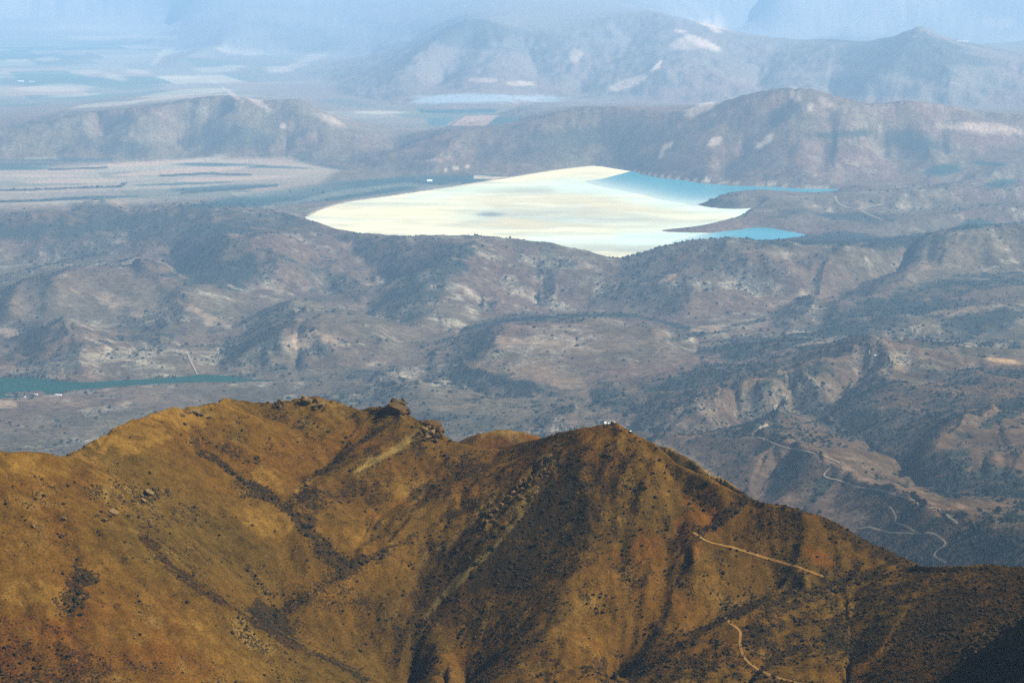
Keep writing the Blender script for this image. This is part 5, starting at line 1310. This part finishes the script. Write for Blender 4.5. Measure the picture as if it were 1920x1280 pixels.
house('hut', at_near(1134.5, 793), 2.2, 1.9, 1.6, 0.5, 'largest white hut at the summit edge', 'hut', 0.3, 'white huts on the summit', 1)
house('hut', at_near(1141.5, 790.5), 1.3, 1.2, 1.2, 0.35, 'small white hut in the middle of the summit huts', 'hut', 0.1, 'white huts on the summit', 1)
house('hut', at_near(1152.5, 789.5), 1.1, 1.0, 1.1, 0.3, 'smallest white hut at the very top of the peak', 'hut', -0.2, 'white huts on the summit', 1)
def lathe(profile, n=12):
    v = [(r * math.cos(2 * math.pi * k / n), r * math.sin(2 * math.pi * k / n), z) for r, z in profile for k in range(n)]
    f = [(i * n + k, i * n + (k + 1) % n, (i + 1) * n + (k + 1) % n, (i + 1) * n + k) for i in range(len(profile) - 1) for k in range(n)]
    f += [tuple(reversed(range(n))), tuple((len(profile) - 1) * n + k for k in range(n))]
    return v, f
tk = empty('water_tank', at_near(1182, 812), 'squat dark water tank with pale lid just below the summit', 'water tank')
v, f = lathe([(1.55, -0.6), (1.6, 0.2), (1.6, 2.3), (1.5, 2.45)]); mesh_obj('body', v, f, M_tank, tk)
v, f = lathe([(1.05, 2.45), (1.0, 2.62), (0.4, 2.85), (0.1, 2.9)]); mesh_obj('lid', v, f, M_white, tk)
for pts, w, lab in [([(1126, 800), (1140, 799), (1152, 803), (1168, 805), (1179, 808)], 0.9, 'pale footpath from the huts to the dark tank'), ([(1150, 791), (1159, 795), (1164, 801), (1160, 805)], 0.8, 'pale footpath over the summit')]:
    strip('path', pts, w, M_track, near_hit, near_z, lab, 0.25, 'path')
for k, (a, b, r) in enumerate([(1146, 799, .55), (1145, 813, .5), (1149, 825, .45), (1155, 845, .45), (1143, 798, .4), (1092, 831, .4), (1110, 857, .4)]):
    p = at_near(a, b)
    o = bpy.data.objects.new('boulder', rock_meshes[1][k % 5]); COL.objects.link(o); o.location = p + Vector((0, 0, r * 0.3)); o.scale = (r * 1.2, r, r * 0.8); o.rotation_euler = (0.2, 0.1, k)
    tag(o, 'small pale boulder on the slope below the summit huts', 'boulder', 'pale boulders below the summit huts')
# mast on the far right hill
p = at_valley(1630, 664)
ms = empty('antenna_mast', p, 'slender white antenna mast on the bright hilltop clearing', 'antenna mast')
v, f = lathe([(1.3, -2), (1.0, 6), (0.7, 14), (0.4, 22)], 8); mesh_obj('pole', v, f, M_steel, ms)
for z_ in (15.5, 19.0):
    v, f = lathe([(1.9, z_), (2.1, z_ + 0.3), (2.1, z_ + 0.9), (1.9, z_ + 1.2)], 8); mesh_obj('platform', v, f, M_steel, ms)
v, f = lathe([(0.12, 22), (0.1, 27)], 6); mesh_obj('antenna', v, f, M_steel, ms)
house('cabin', at_valley(1641, 667), 12, 7, 4, 1.6, 'white cabin beside the antenna mast', 'cabin', 0.1)
# buildings in the valley
house('shed', at_valley(110, 741), 44, 10, 5, 2, 'long low white shed standing on the tan river bank', 'shed', -0.35, None, 3)
house('house', at_valley(47, 745), 11, 8, 5, 2, 'small white house among dark trees by the river', 'house', 0.1)
house('shed', at_valley(68, 740), 20, 8, 4, 1.5, 'short pale shed between the small house and the river bend', 'shed', -0.2)
house('warehouse', at_valley(805, 340), 84, 30, 16, 6, 'white warehouse on the wooded plain left of the tailings', 'warehouse', 0.5, None, 3)
house('warehouse', at_valley(39, 154), 140, 60, 26, 10, 'bright white warehouse among the far green fields', 'warehouse', 0.1, None, 3)
house('barn', at_valley(60, 154), 160, 40, 10, 8, 'long pale barn right of the far white warehouse', 'barn', 0.1, None, 3)
for k, px_ in enumerate((1798, 1806, 1813)):
    house('barn', at_valley(px_, 79), 90, 40, 18, 8, ('leftmost', 'middle', 'rightmost')[k] + ' of three tiny white barns beyond the far peak', 'barn', 0.1 * k, 'white barns beyond the far peak')

# ------------------------------------------------------------------ trees by the river and along the fields
crown_me = [clump_mesh('crown', 700 + k, 6) for k in range(3)]
M_tree = mat('river_tree_leaves', (0.012, 0.020, 0.015), 0.95, 0.0, (0.3, 0.5)); M_bark = mat('bark', (0.08, 0.06, 0.045), 0.95, 0.0)
for m_ in crown_me: m_.materials.append(M_tree)
tv, tf = lathe([(0.14, -0.3), (0.10, 0.5), (0.05, 1.0)], 6)
trunk_me = bpy.data.meshes.new('trunk'); trunk_me.from_pydata(tv, [], tf); trunk_me.materials.append(M_bark)
def tree(px_, py_, r_px, label, group):
    h = at_valley(px_, py_)
    rad = r_px * h.y / F
    root = empty('tree', h, label, 'tree', group, random.uniform(0, 6.28))
    root.scale = (rad, rad, rad * random.uniform(0.9, 1.2))
    c = bpy.data.objects.new('crown', random.choice(crown_me)); COL.objects.link(c); c.parent = root; c.location = (0, 0, 0.35)
    t = bpy.data.objects.new('trunk', trunk_me); COL.objects.link(t); t.parent = root
for k in range(22):
    x_ = 4 + k * 6.6 + random.uniform(-2, 2)
    tree(x_, np.interp(x_, [0, 40, 70, 100, 140, 160], [708, 707, 710, 714, 717, 717]) + random.uniform(-2.5, 0.5), random.uniform(1.8, 4.2), 'dark riverside tree on the far bank of the teal river', 'trees on the far river bank')
tree(241, 712, 5, 'big round tree alone on the far river bank', 'trees on the far river bank')
for k in range(16):
    tree(random.uniform(24, 62), random.uniform(738, 751), random.uniform(1.6, 3.4), 'dark tree around the small white house', 'trees around the small white house')
for k in range(10):
    tree(random.uniform(270, 330), random.uniform(704, 709), random.uniform(1.8, 3.2), 'dark tree where the teal river narrows', 'trees where the river narrows')
for k in range(44):
    x_ = random.uniform(20, 228)
    tree(x_, np.interp(x_, [0, 60, 150, 228], [357, 356, 353, 350]) + random.uniform(-1.2, 1.2), random.uniform(1.2, 2.6), 'dark tree of the straight windbreak across the pink field', 'windbreak trees across the pink field')
for k in range(7):
    tree(234 + random.uniform(-7, 7), 347 + random.uniform(-4, 3), random.uniform(1.6, 3.0), 'dark tree in the clump at the end of the windbreak', 'tree clump at the end of the windbreak')

# ------------------------------------------------------------------ haze
bm = bmesh.new()
x0, x1_, y0_, y1_, z0, z1 = -175000, 175000, -3000, 425000, -420, H + 60
vs = [bm.verts.new(c) for c in [(x0, y0_, z0), (x1_, y0_, z0), (x1_, y1_, z0), (x0, y1_, z0), (x0, y0_, z1), (x1_, y0_, z1), (x1_, y1_, z1), (x0, y1_, z1)]]
for f in [(0, 3, 2, 1), (4, 5, 6, 7), (0, 1, 5, 4), (1, 2, 6, 5), (2, 3, 7, 6), (3, 0, 4, 7)]:
    bm.faces.new([vs[i] for i in f])
me = bpy.data.meshes.new('haze'); bm.to_mesh(me); bm.free()
mh = bpy.data.materials.new('haze'); mh.use_nodes = True
nt = mh.node_tree
for n in list(nt.nodes): nt.nodes.remove(n)
out = nt.nodes.new('ShaderNodeOutputMaterial'); pvn = nt.nodes.new('ShaderNodeVolumePrincipled')
pvn.inputs['Color'].default_value = HAZE_COLOR; pvn.inputs['Density'].default_value = HAZE_DENSITY
nt.links.new(pvn.outputs[0], out.inputs['Volume'])
me.materials.append(mh)
haze = bpy.data.objects.new('haze', me); COL.objects.link(haze)
haze['kind'] = 'stuff'; haze['label'] = 'pale blue haze thickening towards the far mountains'
